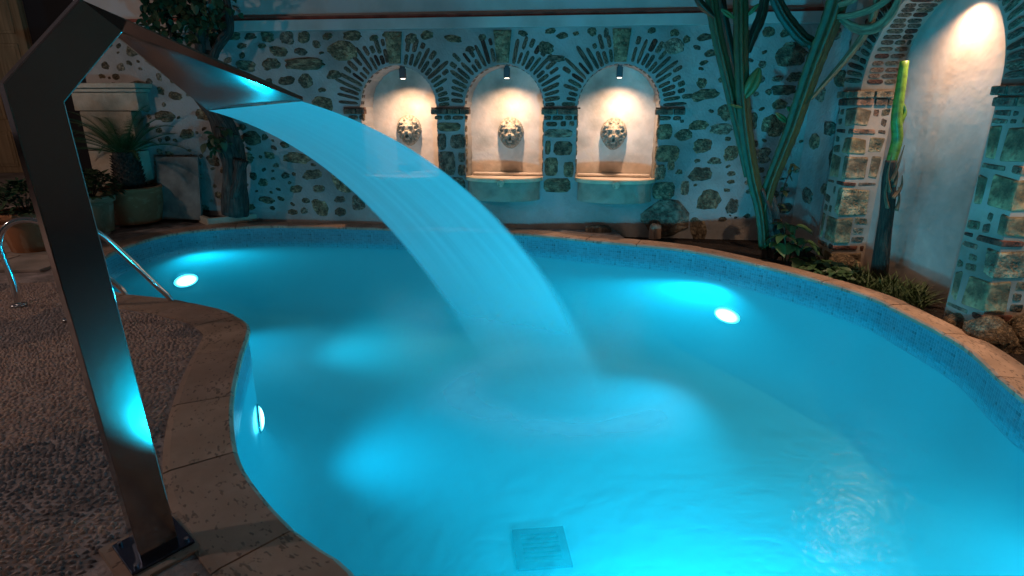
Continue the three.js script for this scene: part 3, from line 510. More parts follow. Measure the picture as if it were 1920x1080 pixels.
// ------------------------------------------------------------------ the arcaded side wall
const SX = 3.23, SB = 3.56, SPR = 1.62;
const arcade = thing('arcade_wall', 'side wall of stone block piers and brick arches with plastered recesses', 'wall', [SX, 0, 0], 0);
const ARCH = [[-5.6, -4.01], [-3.675, -2.085]];
{
  const s = new THREE.Shape([[-5.9, -0.15], [-1.7, -0.15], [-1.7, 4.2], [-5.9, 4.2]].map(([x, y]) => new THREE.Vector2(x, y)));
  for (const [a, b] of ARCH) {
    const c = (a + b) / 2, r = (b - a) / 2, o = [[a, -0.14]]; for (let k = 0; k <= 40; k++) { const t = Math.PI - k / 40 * Math.PI; o.push([c + Math.cos(t) * r, SPR + Math.sin(t) * r]); } o.push([b, -0.14]);
    s.holes.push(new THREE.Path(o.map(([x, y]) => new THREE.Vector2(x, y))));
  }
  // shape x runs along world z, extruded towards +x
  const g = new THREE.ExtrudeGeometry(s, { depth: SB - SX, bevelEnabled: false });
  g.applyMatrix4(new THREE.Matrix4().set(0, 0, 1, 0, 0, 1, 0, 0, 1, 0, 0, 0, 0, 0, 0, 1)); g.computeVertexNormals();
  part('wall_body', boxUV(g), M.pierPlaster, arcade);
  for (const [a, b] of ARCH) part('recess_back', boxUV(box(0.12, 3, b - a + 0.3, SB - SX + 0.061, 1.35, (a + b) / 2)), M.recessPlaster, arcade);
  part('corner_wall', boxUV(box(0.4, 4.35, 1.35, 0.36, 2.02, -6.58)), M.plaster, arcade);
  // piers in courses: big squared blocks between thin brick courses
  const pier = (z0, z1) => {                                      // front face at x = 0 (towards -x) from z0 to z1, side face at z1 (towards +z)
    const W = z1 - z0, D = SB - SX; let y = -0.1, k = 0;
    const rough = (w, hh, d, m, name, x, yy, z) => {             // a hand-cut block: rounded box with its corners pulled about
      const g = new RoundedBoxGeometry(w, hh, d, 2, Math.min(0.018, hh * 0.3, w * 0.3, d * 0.3)), p = g.attributes.position, sd = Math.floor(rnd() * 1e6), cx = (i, k) => (h2(i, k, sd) - 0.5) * Math.min(0.03, hh * 0.28);
      for (let i = 0; i < p.count; i++) { const X = p.getX(i), Y = p.getY(i), Z = p.getZ(i), k = (X > 0 ? 1 : 0) + (Y > 0 ? 2 : 0) + (Z > 0 ? 4 : 0); p.setXYZ(i, X + cx(k, 1) * (w < 0.06 ? 0.12 : X < 0 ? 0.12 : 0.8), Y + cx(k, 2), Z + cx(k, 3) * (d < 0.06 ? 0.12 : Z > 0 ? 0.12 : 0.8)); }
      g.computeVertexNormals(); part(name, boxUV(g), m, arcade).position.set(x, yy, z);
    };
    while (y < SPR - 0.16) {
      const big = k % 3 !== 1, h = Math.min(big ? rr(0.16, 0.29) : rr(0.06, 0.085), SPR - 0.15 - y); if (h < 0.04) break;
      const g = rr(0.018, 0.034), mats = () => (big ? pick(rnd() < 0.75 ? M.ashlar : M.rubble) : rnd() < 0.4 ? M.redBrick : pick(M.brick)), B = (w, hh, d, x, yy, z) => rough(w, hh, d, mats(), big ? 'block' : 'brick', x, yy, z);
      const a = (k % 2 ? rr(0.3, 0.45) : rr(0.55, 0.75)) * W, b = (k % 2 ? rr(0.55, 0.85) : rr(0.35, 0.5)) * D;
      B(b, h - g, a - g, b / 2 - 0.012, y + h / 2, z1 - (a - g) / 2 + 0.012);                       // the corner block, seen on both faces
      const fill = (len, put) => {                                // what is left of a course: one block, or bits of brick one above the other
        if (len < 0.05) return;
        if (big && rnd() < 0.45) { const n = 2 + (h > 0.2 ? 1 : 0); for (let q = 0; q < n; q++) { let u = 0; while (u < len - 0.04) { const l = Math.min(rr(0.07, 0.16), len - u); if (rnd() < 0.85) put(l - 0.02, h / n - 0.022, u + l / 2, y + (q + 0.5) * h / n, rnd() < 0.6 ? pick(M.brick) : pick(M.rubble)); u += l; } } }
        else put(len - g, h - g - rr(0, 0.02), len / 2, y + h / 2, mats());
      };
      fill(W - a, (l, hh, u, yy, m) => rough(0.05, hh, l, m, 'block', 0.015 + rr(0, 0.005), yy, z0 + u));
      fill(D - b - 0.01, (l, hh, u, yy, m) => rough(l, hh, 0.05, m, 'block', b + u, yy, z1 - 0.015 - rr(0, 0.005)));
      y += h; k++;
    }
    for (const [yy, hh, o] of [[SPR - 0.035, 0.06, 0.05], [SPR - 0.105, 0.06, 0.028]]) {
      for (let z = z0 - o * 0.4, i = 0; z < z1 + o - 0.03; i++) { const l = Math.min(rr(0.11, 0.2), z1 + o - z); part('impost_brick', boxUV(box(0.16, hh, l - 0.012, 0, 0, 0, 0.01)), pick(rnd() < 0.25 ? [M.redBrick] : M.brick), arcade).position.set(0.08 - o, yy, z + l / 2); z += l; }
      for (let x = 0.16 - o + 0.01; x < D - 0.04;) { const l = Math.min(rr(0.1, 0.2), D - 0.01 - x); part('impost_brick', boxUV(box(l - 0.012, hh, 0.08, 0, 0, 0, 0.01)), pick(M.brick), arcade).position.set(x + l / 2, yy, z1 + o - 0.04); x += l; }
    }
  };
  pier(-5.9, -5.6); pier(-4.01, -3.675);
  // voussoir bricks on the face and bricks along the soffit's far half
  for (const [a, b] of ARCH) {
    const c = (a + b) / 2, r = (b - a) / 2;
    for (let t = 4; t < 178; t += rr(3.6, 4.6)) {
      const th = t * Math.PI / 180; let q = r + rr(0.012, 0.03); const end = r + 0.3;
      while (q < end - 0.05) { const l = Math.min(rnd() < 0.4 ? 0.27 : rr(0.1, 0.16), end - q), m = q + l / 2, zc = c + Math.cos(th) * m; if (zc > -5.88) { const o = part('brick', BLOCK[Math.floor(rnd() * 8)], pick(rnd() < 0.2 ? [M.redBrick] : M.brick), arcade); o.position.set(0.003, SPR + Math.sin(th) * m, zc); o.scale.set(l, 0.042, 0.016); o.rotation.order = 'YXZ'; o.rotation.y = -Math.PI / 2; o.rotation.z = th; } q += l + 0.02; }
      if (t > 92) for (let x = 0.03; x < SB - SX - 0.05;) {
        const l = Math.min(rr(0.1, 0.2), SB - SX - 0.02 - x), o = part('brick', BLOCK[Math.floor(rnd() * 8)], pick(rnd() < 0.25 ? [M.redBrick] : M.brick), arcade), nz = -Math.cos(th), ny = -Math.sin(th);
        o.position.set(x + l / 2, SPR - ny * r, c - nz * r);
        o.quaternion.setFromRotationMatrix(new THREE.Matrix4().makeBasis(V(1, 0, 0), V(0, nz, -ny), V(0, ny, nz)).multiply(new THREE.Matrix4()));
        o.scale.set(l - 0.018, 0.038, 0.014); x += l;
      }
    }
    }
  for (const [y, z, w, h] of [[0.35, -6.1, 0.12, 0.16], [0.62, -6.2, 0.2, 0.13], [0.95, -6.15, 0.16, 0.22], [1.25, -6.3, 0.2, 0.14], [1.45, -6.12, 0.14, 0.12], [1.75, -6.25, 0.22, 0.16], [2.05, -6.1, 0.16, 0.2], [0.5, -6.55, 0.2, 0.16], [1.1, -6.6, 0.22, 0.18], [1.6, -6.62, 0.18, 0.14], [2.2, -6.5, 0.2, 0.12]]) {
    const o = part('stone', pick(LUMP), pick(M.rubble), arcade); o.position.set(0.157, y, z); o.scale.set(w, h, 0.02); o.rotation.y = -Math.PI / 2;
  }
  for (const [x, y, z, w, h, d] of [[0.02, -0.03, -3.62, 0.3, 0.26, 0.2], [0.3, -0.02, -3.6, 0.36, 0.3, 0.22], [0.05, -0.06, -3.86, 0.3, 0.2, 0.14], [0.55, 0, -3.5, 0.4, 0.3, 0.26], [0.1, -0.07, -5.58, 0.3, 0.22, 0.12]]) {
    const o = part('foundation_stone', ROCK, M.rubble[4], arcade); o.position.set(x, y, z); o.scale.set(w, h, d); o.rotation.y = rr(-0.5, 0.1);
  }
  const lab = ['downlight under the crown of the arch beside the green stalk', 'downlight under the crown of the nearer arch'];
  ARCH.forEach(([a, b], q) => {
    const t = thing('arch_lamp', lab[q], 'lamp', [SX + 0.19, SPR + (b - a) / 2 - 0.082, (a + b) / 2], 0, 'arch downlights');
    part('housing', box(0.08, 0.07, 0.08, 0, 0.043, 0, 0.006), M.lampMetal, t);
    part('lens', new THREE.CylinderGeometry(0.03, 0.03, 0.006, 20).translate(0, 0.003, 0), M.warmLamp, t);
    const l = new THREE.SpotLight(WARM, 11, 0, 1.16, 1, 2); l.name = 'arch_lamp_light'; l.position.set(0, -0.008, 0); l.target.position.set(-0.12, -1, 0); l.castShadow = true; l.shadow.radius = 1; t.add(l, l.target);
  });
}

// ------------------------------------------------------------------ the steel waterfall spout and its sheet of water
const A5 = 50 * Math.PI / 180, FD = V(Math.cos(A5), 0, -Math.sin(A5)), FNN = V(Math.sin(A5), 0, Math.cos(A5));
const postFront = gp(268, 1058).add(gp(335, 1021)).multiplyScalar(0.5);
let LIP;
{
  const t = thing('waterfall_spout', 'polished steel cobra waterfall spout bolted to the deck beside the pool', 'waterfall spout', postFront.clone().addScaledVector(FNN, -0.035), A5);
  const L = local(t), TH = 0.035;                                // local x along the arm, z towards the viewer
  const on = (px, py, off) => { const d = ray(px, py), A = postFront, k = (A.clone().sub(V(0, EYE, 0)).dot(FNN) + off) / d.dot(FNN); return L(d.multiplyScalar(k).add(V(0, EYE, 0))); };
  const bl = on(9, 157, 0), br = on(119, 191, 0), tl = on(152, -1, 0), ti = on(228, 58, 0), b0 = on(268, 1058, 0).x, b1 = on(335, 1021, 0).x;
  const x0 = (bl.x + b0) / 2 - 0.004, x1 = (br.x + b1) / 2;
  const prof = new THREE.Shape([[b0, 0], [b1, 0], [br.x, br.y], [ti.x, ti.y], [tl.x, tl.y], [bl.x, bl.y]].map(([x, y]) => new THREE.Vector2(x, y)));
  part('post', boxUV(new THREE.ExtrudeGeometry(prof, { depth: TH * 2 - 0.008, bevelEnabled: true, bevelSize: 0.003, bevelThickness: 0.004, bevelSegments: 2 }).translate(0, 0, -TH + 0.004)), M.steel, t);
  // the hood: a box that flares from the post's top to a wide flat lip
  const C = postFront.clone().addScaledVector(FNN, -0.035), find = (px, py, y) => L(gp(px, py, y));
  const Ln = L(zp(567, 190, -2.1)), best = { e: 1e9 };
  for (let s = 0.4; s < 0.9; s += 0.01) for (let w = 0.15; w < 0.45; w += 0.01) {
    const q = (z, y) => { const p = C.clone().addScaledVector(FD, s).addScaledVector(FNN, z).setY(y), dz = -p.z * cp - (y - EYE) * sp; return [960 + FOC * p.x / dz, 540 - FOC * ((y - EYE) * cp - p.z * sp) / dz]; };
    const n = q(w, 1.51), f = q(-w, 1.478), e = Math.hypot(n[0] - 567, n[1] - 190) + Math.hypot(f[0] - 386, f[1] - 207); if (e < best.e) Object.assign(best, { e, s, w });
  }
  const s = best.s, w = best.w, yn = 1.51, yf = 1.478, q = 0.011;
  LIP = { n: t.localToWorld(V(s, yn - 0.002, w - 0.006)), f: t.localToWorld(V(s, yf - 0.002, -w + 0.006)) };
  const v = [[tl.x, tl.y, TH], [ti.x, ti.y, TH], [s, yn + q, w], [s, yn, w], [tl.x, tl.y, -TH], [ti.x, ti.y, -TH], [s, yf + q, -w], [s, yf, -w]];
  const face = (...l) => { const g = new THREE.BufferGeometry(), a = l.flatMap((i) => v[i]), uv = l.flatMap((i) => [v[i][0], v[i][2]]); g.setAttribute('position', new THREE.Float32BufferAttribute(a, 3)); g.setAttribute('uv', new THREE.Float32BufferAttribute(uv, 2)); g.setIndex([0, 1, 2, 0, 2, 3]); const h = g.toNonIndexed(); h.computeVertexNormals(); return h; };
  const arched = (a, b, c, d) => {                                // from edge a-b at the top of the arm to edge c-d at the lip, arched across
    const pos = [], uv = [], idx = [], A = (i) => V(...v[i]), NI = 14, NK = 14;
    for (let i = 0; i <= NI; i++) for (let k = 0; k <= NK; k++) {
      const f = i / NI, e = k / NK, l = A(a).lerp(A(c), f), m = A(b).lerp(A(d), f), w2 = l.distanceTo(m), p = l.clone().lerp(m, e), cam = 0.018 * w2 * (1 - 0.75 * sstep(f, 0.7, 1));
      p.y += cam * (1 - Math.pow(2 * e - 1, 2)); pos.push(p.x, p.y, p.z); uv.push(p.x, p.z);
    }
    for (let i = 0; i < NI; i++) for (let k = 0; k < NK; k++) { const q0 = i * (NK + 1) + k, q1 = q0 + NK + 1; idx.push(q0, q1, q0 + 1, q1, q1 + 1, q0 + 1); }
    const g = new THREE.BufferGeometry(); g.setAttribute('position', new THREE.Float32BufferAttribute(pos, 3)); g.setAttribute('uv', new THREE.Float32BufferAttribute(uv, 2)); g.setIndex(idx); g.computeVertexNormals(); return g;
  };
  part('hood', mg([face(0, 1, 3, 2), face(4, 6, 7, 5), arched(0, 4, 2, 6), arched(5, 1, 7, 3)]), M.steel, t);
  
  part('base_plate', box(0.2, 0.012, 0.2, (b0 + b1) / 2, 0.006, -0.03, 0.002), M.plateSteel, t);
  for (const [x, z] of [[-0.08, 0.05], [0.08, 0.05], [-0.08, -0.11], [0.08, -0.11]]) part('bolt', mg([new THREE.CylinderGeometry(0.008, 0.008, 0.012, 6).translate(x + (b0 + b1) / 2, 0.018, z)]), M.chrome, t);
  part('base_stone', boxUV(box(0.27, 0.03, 0.27, (b0 + b1) / 2, -0.0165, -0.03, 0.004)), M.travertine[1], t);
}
{
  // each thread of water leaves along the hood and falls; the sheet narrows a little and breaks up at its foot
  const end = { f: gp(905, 705, WATER), n: gp(1175, 765, WATER) }, NS = 60, NT = 28, pos = [], uv = [], idx = [];
  const path = (k, t) => {
    const a = LIP.f.clone().lerp(LIP.n, k), b = end.f.clone().lerp(end.n, k), drop = a.y - b.y, slope = 0.3, hor = V(b.x - a.x, 0, b.z - a.z), len = hor.length();
    const y = a.y - slope * len * t * 0.9 - (drop - slope * len * 0.9) * t * t; return V(a.x + hor.x * t, y, a.z + hor.z * t);
  };
  for (let i = 0; i <= NS; i++) for (let j = 0; j <= NT; j++) {
    const t = i / NS, k = j / NT, p = path(k, t), wob = 0.012 * t * (vn(k * 9, t * 2, 64, 301) - 0.5) + 0.02 * t * t * (vn(k * 14, t * 5, 64, 302) - 0.5);
    pos.push(p.x, p.y + wob, p.z + wob); uv.push(k, t);
  }
  for (let i = 0; i < NS; i++) for (let j = 0; j < NT; j++) { const a = i * (NT + 1) + j, b = a + NT + 1; idx.push(a, a + 1, b, b, a + 1, b + 1); }
  const g = new THREE.BufferGeometry(); g.setAttribute('position', new THREE.Float32BufferAttribute(pos, 3)); g.setAttribute('uv', new THREE.Float32BufferAttribute(uv, 2)); g.setIndex(idx); g.computeVertexNormals();
  // the water is a sheet a few millimetres thick whose threads are denser in places
  const AM = tex(512, (u, v) => {
    const s = 0.5 * vn(u * 24, v * 2.0, 24, 311, 2) + 0.3 * vn(u * 60, v * 3, 60, 312, 3) + 0.2 * vn(u * 9, v * 2, 9, 313, 2), e = Math.min(sstep(u, 0, 0.01 + 0.14 * v * v), sstep(1 - u, 0, 0.012 + 0.2 * v * v));
    const edge = 0.35 * (1 - sstep(Math.min(u, 1 - u), 0, 0.02)) * (1 - v);
    return clamp((lerp(0.95, 0.74, sstep(v, 0.3, 0.8)) + 0.2 * (s - 0.5) * (0.4 + v) + edge) * e * (1 - sstep(v + 0.08 * (s - 0.5), 0.56, 1.06)), 0, 1);
  });
  AM.wrapS = AM.wrapT = THREE.ClampToEdgeWrapping;
  const m = new THREE.MeshPhysicalMaterial({ color: rgb(0.52, 0.58, 0.6), roughness: 0.9, transmission: 0.5, thickness: 0, transparent: true, alphaMap: AM, side: THREE.DoubleSide });
  const o = part('waterfall', g, m, scene); o.name = 'waterfall'; o.userData = { label: 'curved sheet of water falling from the steel spout into the pool', category: 'waterfall' };
  // spray and froth where it lands
  const c = gp(1060, 730, WATER), sp2 = new THREE.RingGeometry(0.001, 0.85, 64, 10).rotateX(-Math.PI / 2), q = sp2.attributes.position;
  for (let i = 0; i < q.count; i++) { const x = q.getX(i), z = q.getZ(i), d = Math.hypot(x, z); q.setXYZ(i, x * 1.25 + c.x, WATER + 0.006 + 0.03 * Math.exp(-Math.pow((d - 0.5) / 0.16, 2)), z + c.z); }
  sp2.computeVertexNormals();
  const FM = tex(256, (u, v) => { const x = u * 2 - 1, y = v * 2 - 1, d = Math.hypot(x, y) + 0.12 * (fbm(u, v, 5, 4, 331) - 0.5), n = 0.8 + 0.8 * (fbm(u, v, 6, 4, 333) - 0.4); return clamp(0.95 * (0.34 * Math.exp(-Math.pow((d - 0.6) / 0.16, 2)) * sstep(x * -0.5 - y * 0.8, -0.8, 0.6) + 0.1 * (1 - sstep(d, 0.2, 0.95))) * n * (1 - sstep(d, 0.85, 1)), 0, 1); });
  part('froth', sp2, new THREE.MeshPhysicalMaterial({ color: rgb(0.85, 0.95, 1), roughness: 1, transmission: 0.5, thickness: 0, transparent: true, alphaMap: FM }), o);
}

// ------------------------------------------------------------------ ladder
{
  const t = thing('pool_ladder', 'chrome pool ladder with two bent handrails at the narrow end', 'ladder', V(-3.55, 0, -4.1), 0), L = local(t);
  const rail = (a, b) => {                                        // from the deck over to the water
    const d = b.clone().sub(a).setY(0), p = (s, y) => L(a.clone().addScaledVector(d, s).setY(y));
    return [p(0, 0), p(0.0, 0.22), p(-0.02, 0.4), p(-0.02, 0.5), p(0.05, 0.6), p(0.16, 0.655), p(0.3, 0.655), p(0.42, 0.6), p(0.6, 0.42), p(0.86, 0.13), p(0.96, 0.02), p(1.0, -0.1), p(1.01, -0.5), p(1.01, -0.85)];
  };
  const ends = [[gp(35, 572), gp(240, 549)], [gp(133, 598), gp(326, 562)]];
  for (const [a, b] of ends) {
    b.addScaledVector(b.clone().sub(a).normalize(), 0.0);
    part('handrail', tube(rail(a, b), 0.021, 16, 90), M.chrome, t);
    const f = L(a); part('flange', new THREE.LatheGeometry([[0, 0.016], [0.03, 0.016], [0.05, 0.01], [0.055, 0], [0.05, -0.004]].map(([x, y]) => new THREE.Vector2(x, y)), 28).translate(f.x, f.y, f.z), M.chrome, t);
  }
  for (const y of [-0.3, -0.55, -0.8]) { const a = L(ends[0][1].clone().setY(y)), b = L(ends[1][1].clone().setY(y)), d = V(0, 0, 0); part('tread', tube([a, a.clone().lerp(b, 0.5), b], 0.025, 10, 4), M.chrome, t); }
}

// ------------------------------------------------------------------ the tall branching cactus
{
  const Z = -5.95, base = gp(1437, 470), t = thing('cactus', 'tall branching green cactus with ribbed stems growing by the wall', 'cactus', base.clone().setY(-0.08)), L = local(t);
  const pts = (l, dz = 0) => l.map(([x, y, e = 0]) => L(zp(x, y, Z + dz + e)));
  const px2m = (w) => w / FOC * 6.1 / 2;
  function stem(name, l, w, ribs, m, dz = 0, taper = [1, 1, 1], flatK = 0) {
    const sec = (th, u, len) => { const c = Math.abs(Math.cos(th * ribs / 2 + 0.5)), sc = 1 + 0.06 * Math.sin(len * 55); return (0.55 + 0.5 * Math.pow(c, 3) * sc) * 1.12; };
    const R = px2m(w) * 0.64, cv = new THREE.CatmullRomCurve3([V(0, taper[0], 0), V(0.5, taper[1], 0), V(1, taper[2], 0)]);
    return part(name, sweep(pts(l, dz), (u) => R * cv.getPoint(u).y * Math.min(1, 0.35 + Math.sqrt(Math.min(1, (1 - u) * 14))), ribs * 8, sec, true, 40), m, t);
  }
  stem('trunk', [[1449, 480], [1445, 432], [1438, 388], [1426, 350]], 56, 5, M.bark, 0.03, [1.15, 0.95, 0.75]);
  stem('stem', [[1434, 466], [1428, 400], [1413, 335], [1402, 270], [1394, 200], [1390, 120], [1389, 40], [1388, -60]], 33, 4, M.cactus, 0.06, [0.85, 0.95, 1]);
  stem('stem', [[1405, 330], [1392, 270], [1376, 200], [1360, 130], [1346, 70], [1334, 0], [1328, -60]], 27, 4, M.cactus, 0.0, [0.9, 1, 1]);
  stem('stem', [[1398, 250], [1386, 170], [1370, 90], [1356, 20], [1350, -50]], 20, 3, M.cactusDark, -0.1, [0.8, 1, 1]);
  stem('stem', [[1432, 395], [1441, 355, 0.02], [1462, 300, 0.06], [1484, 245, 0.12], [1506, 180, 0.2], [1530, 112, 0.3], [1558, 40, 0.42], [1584, -40, 0.55]], 38, 4, M.cactus, 0.05, [0.8, 0.95, 1.15]);
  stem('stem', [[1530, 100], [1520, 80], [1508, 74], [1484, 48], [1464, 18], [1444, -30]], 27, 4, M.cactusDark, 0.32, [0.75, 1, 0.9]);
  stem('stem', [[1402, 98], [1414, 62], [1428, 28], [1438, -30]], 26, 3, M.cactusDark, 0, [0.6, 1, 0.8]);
  stem('stem', [[1520, 186], [1550, 152, 0.05], [1580, 118, 0.12], [1604, 88, 0.2], [1628, 52, 0.32], [1642, 10, 0.42], [1648, -30, 0.5]], 17, 3, M.cactusPale, 0.3, [0.5, 1, 0.8]).userData.label = 'pale sunburnt side branch';
  stem('stem', [[1574, 32], [1594, 46, 0.06], [1616, 55, 0.14], [1642, 52, 0.22], [1662, 38, 0.3], [1680, 14, 0.36], [1692, -20, 0.42]], 21, 3, M.cactusPale, 0.5, [0.6, 1.1, 0.6]).userData.label = 'pale sunburnt curved side branch';
  stem('stem', [[1568, 30], [1598, 27, 0.08], [1626, 19, 0.16], [1652, 6, 0.24], [1676, -12, 0.3]], 17, 3, M.cactusPale, 0.54, [0.7, 1, 0.8]);
  stem('stem', [[1572, 8], [1596, -2, 0.06], [1620, -20, 0.12]], 20, 3, M.cactusPale, 0.6, [0.7, 1, 0.8]);
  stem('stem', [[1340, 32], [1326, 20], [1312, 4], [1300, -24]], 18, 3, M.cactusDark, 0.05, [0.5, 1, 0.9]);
  // flat leaf-like shoots
  const leaf = (a, b, w, dz, bend = 0) => { const A = L(zp(...a, Z + dz)), B = L(zp(...b, Z + dz + 0.04)), mid = A.clone().lerp(B, 0.5).add(V(bend, 0, 0)); part('shoot', sweep([A, mid, B], (u) => px2m(w) * Math.max(0.06, Math.pow(Math.sin(Math.PI * (0.06 + 0.9 * u)), 0.7)), 16, (th) => 0.22 + 0.78 * Math.abs(Math.sin(th)), true, 16), M.leafMid, t); };
  leaf([1396, 183], [1424, 127], 24, 0.1, 0.01); leaf([1376, 34], [1352, 17], 9, 0.1); leaf([1402, 29], [1423, 7], 8, 0.08); leaf([1478, 230], [1454, 212], 10, 0.12); leaf([1491, 211], [1475, 201], 9, 0.12); leaf([1395, 203], [1367, 196], 5, 0.1);
}
// the green stalk in the recess
{
  const X = 3.4, b = xp(1650, 512, X), t = thing('banana_stalk', 'cut green banana stalk rising from a dark fibrous trunk in the recess', 'plant', [b.x, -0.1, b.z]), L = local(t);
  const pts = (l) => l.map(([x, y, e = 0]) => L(zp(x, y, b.z + 0.02 + e)));
  const bot = L(V(b.x, -0.1, b.z));
  part('trunk', sweep([bot, ...pts([[1652, 490], [1658, 430], [1664, 380], [1668, 330], [1672, 300]])], (u) => 0.072 * (1 - 0.35 * u), 18, (th, u) => 1 + 0.06 * Math.sin(3 * th + 9 * u) + 0.05 * Math.sin(11 * u), true, 30), M.stalkBrown, t);
  part('stalk', sweep(pts([[1668, 340], [1671, 305], [1682, 262], [1681, 222], [1688, 170], [1696, 114]]), (u) => 0.041 * (0.85 + 0.22 * Math.sin(Math.PI * u)), 18, (th, u) => 1 + 0.05 * Math.sin(2 * th + 3 * u), true, 24), M.stalkGreen, t);
  part('leaf_stub', sweep(pts([[1676, 285], [1686, 235], [1696, 210], [1690, 190]]), (u) => 0.036 * (1 - u * 0.6), 12, (th) => 0.5 + 0.5 * Math.abs(Math.cos(th)), true, 12), M.stalkGreen, t);
  for (const l of [[[1672, 340], [1684, 310], [1696, 272]], [[1674, 372], [1690, 350], [1692, 328]], [[1668, 360], [1664, 330], [1672, 292]], [[1676, 350], [1682, 330], [1680, 300]], [[1664, 390], [1660, 360], [1666, 330]], [[1680, 395], [1686, 375], [1684, 350]]]) part('dry_sheath', sweep(pts(l.map((p) => [...p, 0.07])), (u) => 0.02 * (1.15 - u), 8, (th) => 0.4 + 0.6 * Math.abs(Math.cos(th)), true, 10), M.dry, t);
}

// ------------------------------------------------------------------ low plants
function leafGeo(l, w, fold = 0.25, n = 6) {                       // a pointed leaf lying along +x, folded along its midrib
  const pos = [], idx = [];
  for (let i = 0; i <= n; i++) { const u = i / n, h = w / 2 * Math.pow(Math.sin(Math.PI * Math.pow(u, 0.75)), 0.9), y = -0.35 * l * u * u * fold * 2; pos.push(u * l, y + h * fold, -h, u * l, y, 0, u * l, y + h * fold, h); }
  for (let i = 0; i < n; i++) { const a = i * 3; idx.push(a, a + 1, a + 3, a + 1, a + 4, a + 3, a + 1, a + 2, a + 4, a + 2, a + 5, a + 4); }
  const g = new THREE.BufferGeometry(); g.setAttribute('position', new THREE.Float32BufferAttribute(pos, 3)); g.setIndex(idx); g.computeVertexNormals();
  g.setAttribute('uv', new THREE.Float32BufferAttribute(new Float32Array(pos.length / 3 * 2), 2)); return g;
}
const place = (g, at, yaw, pitch, roll = 0, s = 1) => g.clone().applyMatrix4(new THREE.Matrix4().compose(at, new THREE.Quaternion().setFromEuler(new THREE.Euler(roll, yaw, pitch, 'YZX')), V(s, s, s)));
{
  const t = thing('leafy_creeper', 'broad leaved green creeper at the foot of the cactus', 'plant', gp(1478, 482).setY(-0.08)), L = local(t), lf = leafGeo(0.2, 0.11, 0.3);
  const heads = [[1470, 420, 0], [1492, 424, 0.05], [1455, 455, 0.1], [1486, 460, 0.12], [1512, 452, 0.1], [1520, 465, 0.05], [1470, 440, 0.16], [1500, 488, 0.2], [1535, 492, 0.2]];
  for (const [x, y, e] of heads) {
    const p = L(zp(x, y, -5.75 + e)), foot = V(p.x * 0.3, 0.02, p.z * 0.3);
    part('stalk', tube([foot, foot.clone().lerp(p, 0.5).add(V(0, 0.03, 0.02)), p], 0.006, 6, 8), M.leafDark, t);
    for (let k = 0; k < 5; k++) part('leaf', place(lf, p, k / 5 * Math.PI * 2 + rr(-0.3, 0.3), rr(-0.5, 0.05), rr(-0.3, 0.3), rr(0.6, 1.05)), M.leafMid, t);
  }
}
{
  const t = thing('trailing_plant', 'low trailing green plant along the coping below the pier', 'plant', gp(1570, 512).setY(-0.1)), L = local(t), lf = leafGeo(0.1, 0.06, 0.3), G = [];
  for (let k = 0; k < 90; k++) { const x = rr(1510, 1610), y = lerp(498, 522, (x - 1510) / 100) - rr(-4, 16), p = L(gp(x, y, 0)).setY(rr(0.03, 0.12)); for (let q = 0; q < 4; q++) G.push(place(lf, p, rr(0, 6.3), rr(-0.4, 0.5), rr(-0.4, 0.4), rr(0.6, 1.2))); }
  part('foliage', mg(G), M.leafMid, t);
}
{
  const o = new THREE.Group(); o.name = 'grass'; o.userData = { label: 'tufts of grass growing between the coping and the plastered recess', category: 'grass', kind: 'stuff' }; scene.add(o);
  const blade = leafGeo(0.2, 0.012, 0.5, 4), G = [];
  for (let k = 0; k < 900; k++) { const x = rr(1590, 1735), y = lerp(516, 560, (x - 1590) / 145) - rr(-3, 20), p = gp(x, y, 0).setY(-0.1); G.push(place(blade, p, rr(0, 6.3), rr(0.5, 1.35), rr(-0.5, 0.5), rr(0.5, 1.15))); }
  part('blades', mg(G), M.leafGrass, o);
}
{
  const t = thing('leafy_twig', 'thin leafy twig leaning on the wall beside the cactus', 'twig', zp(1456, 395, -6.1).setY(0.2)), L = local(t), P0 = [[1462, 400], [1466, 372], [1472, 345], [1482, 320], [1488, 306]].map(([x, y]) => L(zp(x, y, -6.15)));
  part('stem', tube(P0, 0.006, 6, 12), M.bark, t);
  const c = new THREE.CatmullRomCurve3(P0), lf = leafGeo(0.085, 0.04), G = []; for (let k = 0; k < 26; k++) G.push(place(lf, c.getPoint(rnd()), rr(0, 6.3), rr(-0.9, 0.4), rr(-0.5, 0.5), rr(0.7, 1.2))); part('leaves', mg(G), M.leafDark, t);
}
// rubble at the wall's foot
[[1227, 437, 0.13, 0.1, 'white chipped stone lying on the coping by the wall', M.travertine[2]], [1120, 432, 0.3, 0.06, 'flat grey stone at the wall foot under the niche basin', M.rubble[3]]].forEach(([x, y, w, h, label, m]) => {
  const g = LUMP[w > 0.2 ? 3 : 5], p = gp(x, y), o = new THREE.Mesh(g, m); o.name = numbered('loose_stone'); o.userData = { label, category: 'stone' }; o.castShadow = o.receiveShadow = true; o.position.set(p.x, 0.0, p.z); o.rotation.x = -Math.PI / 2; o.scale.set(w, 0.14, h); scene.add(o);
});

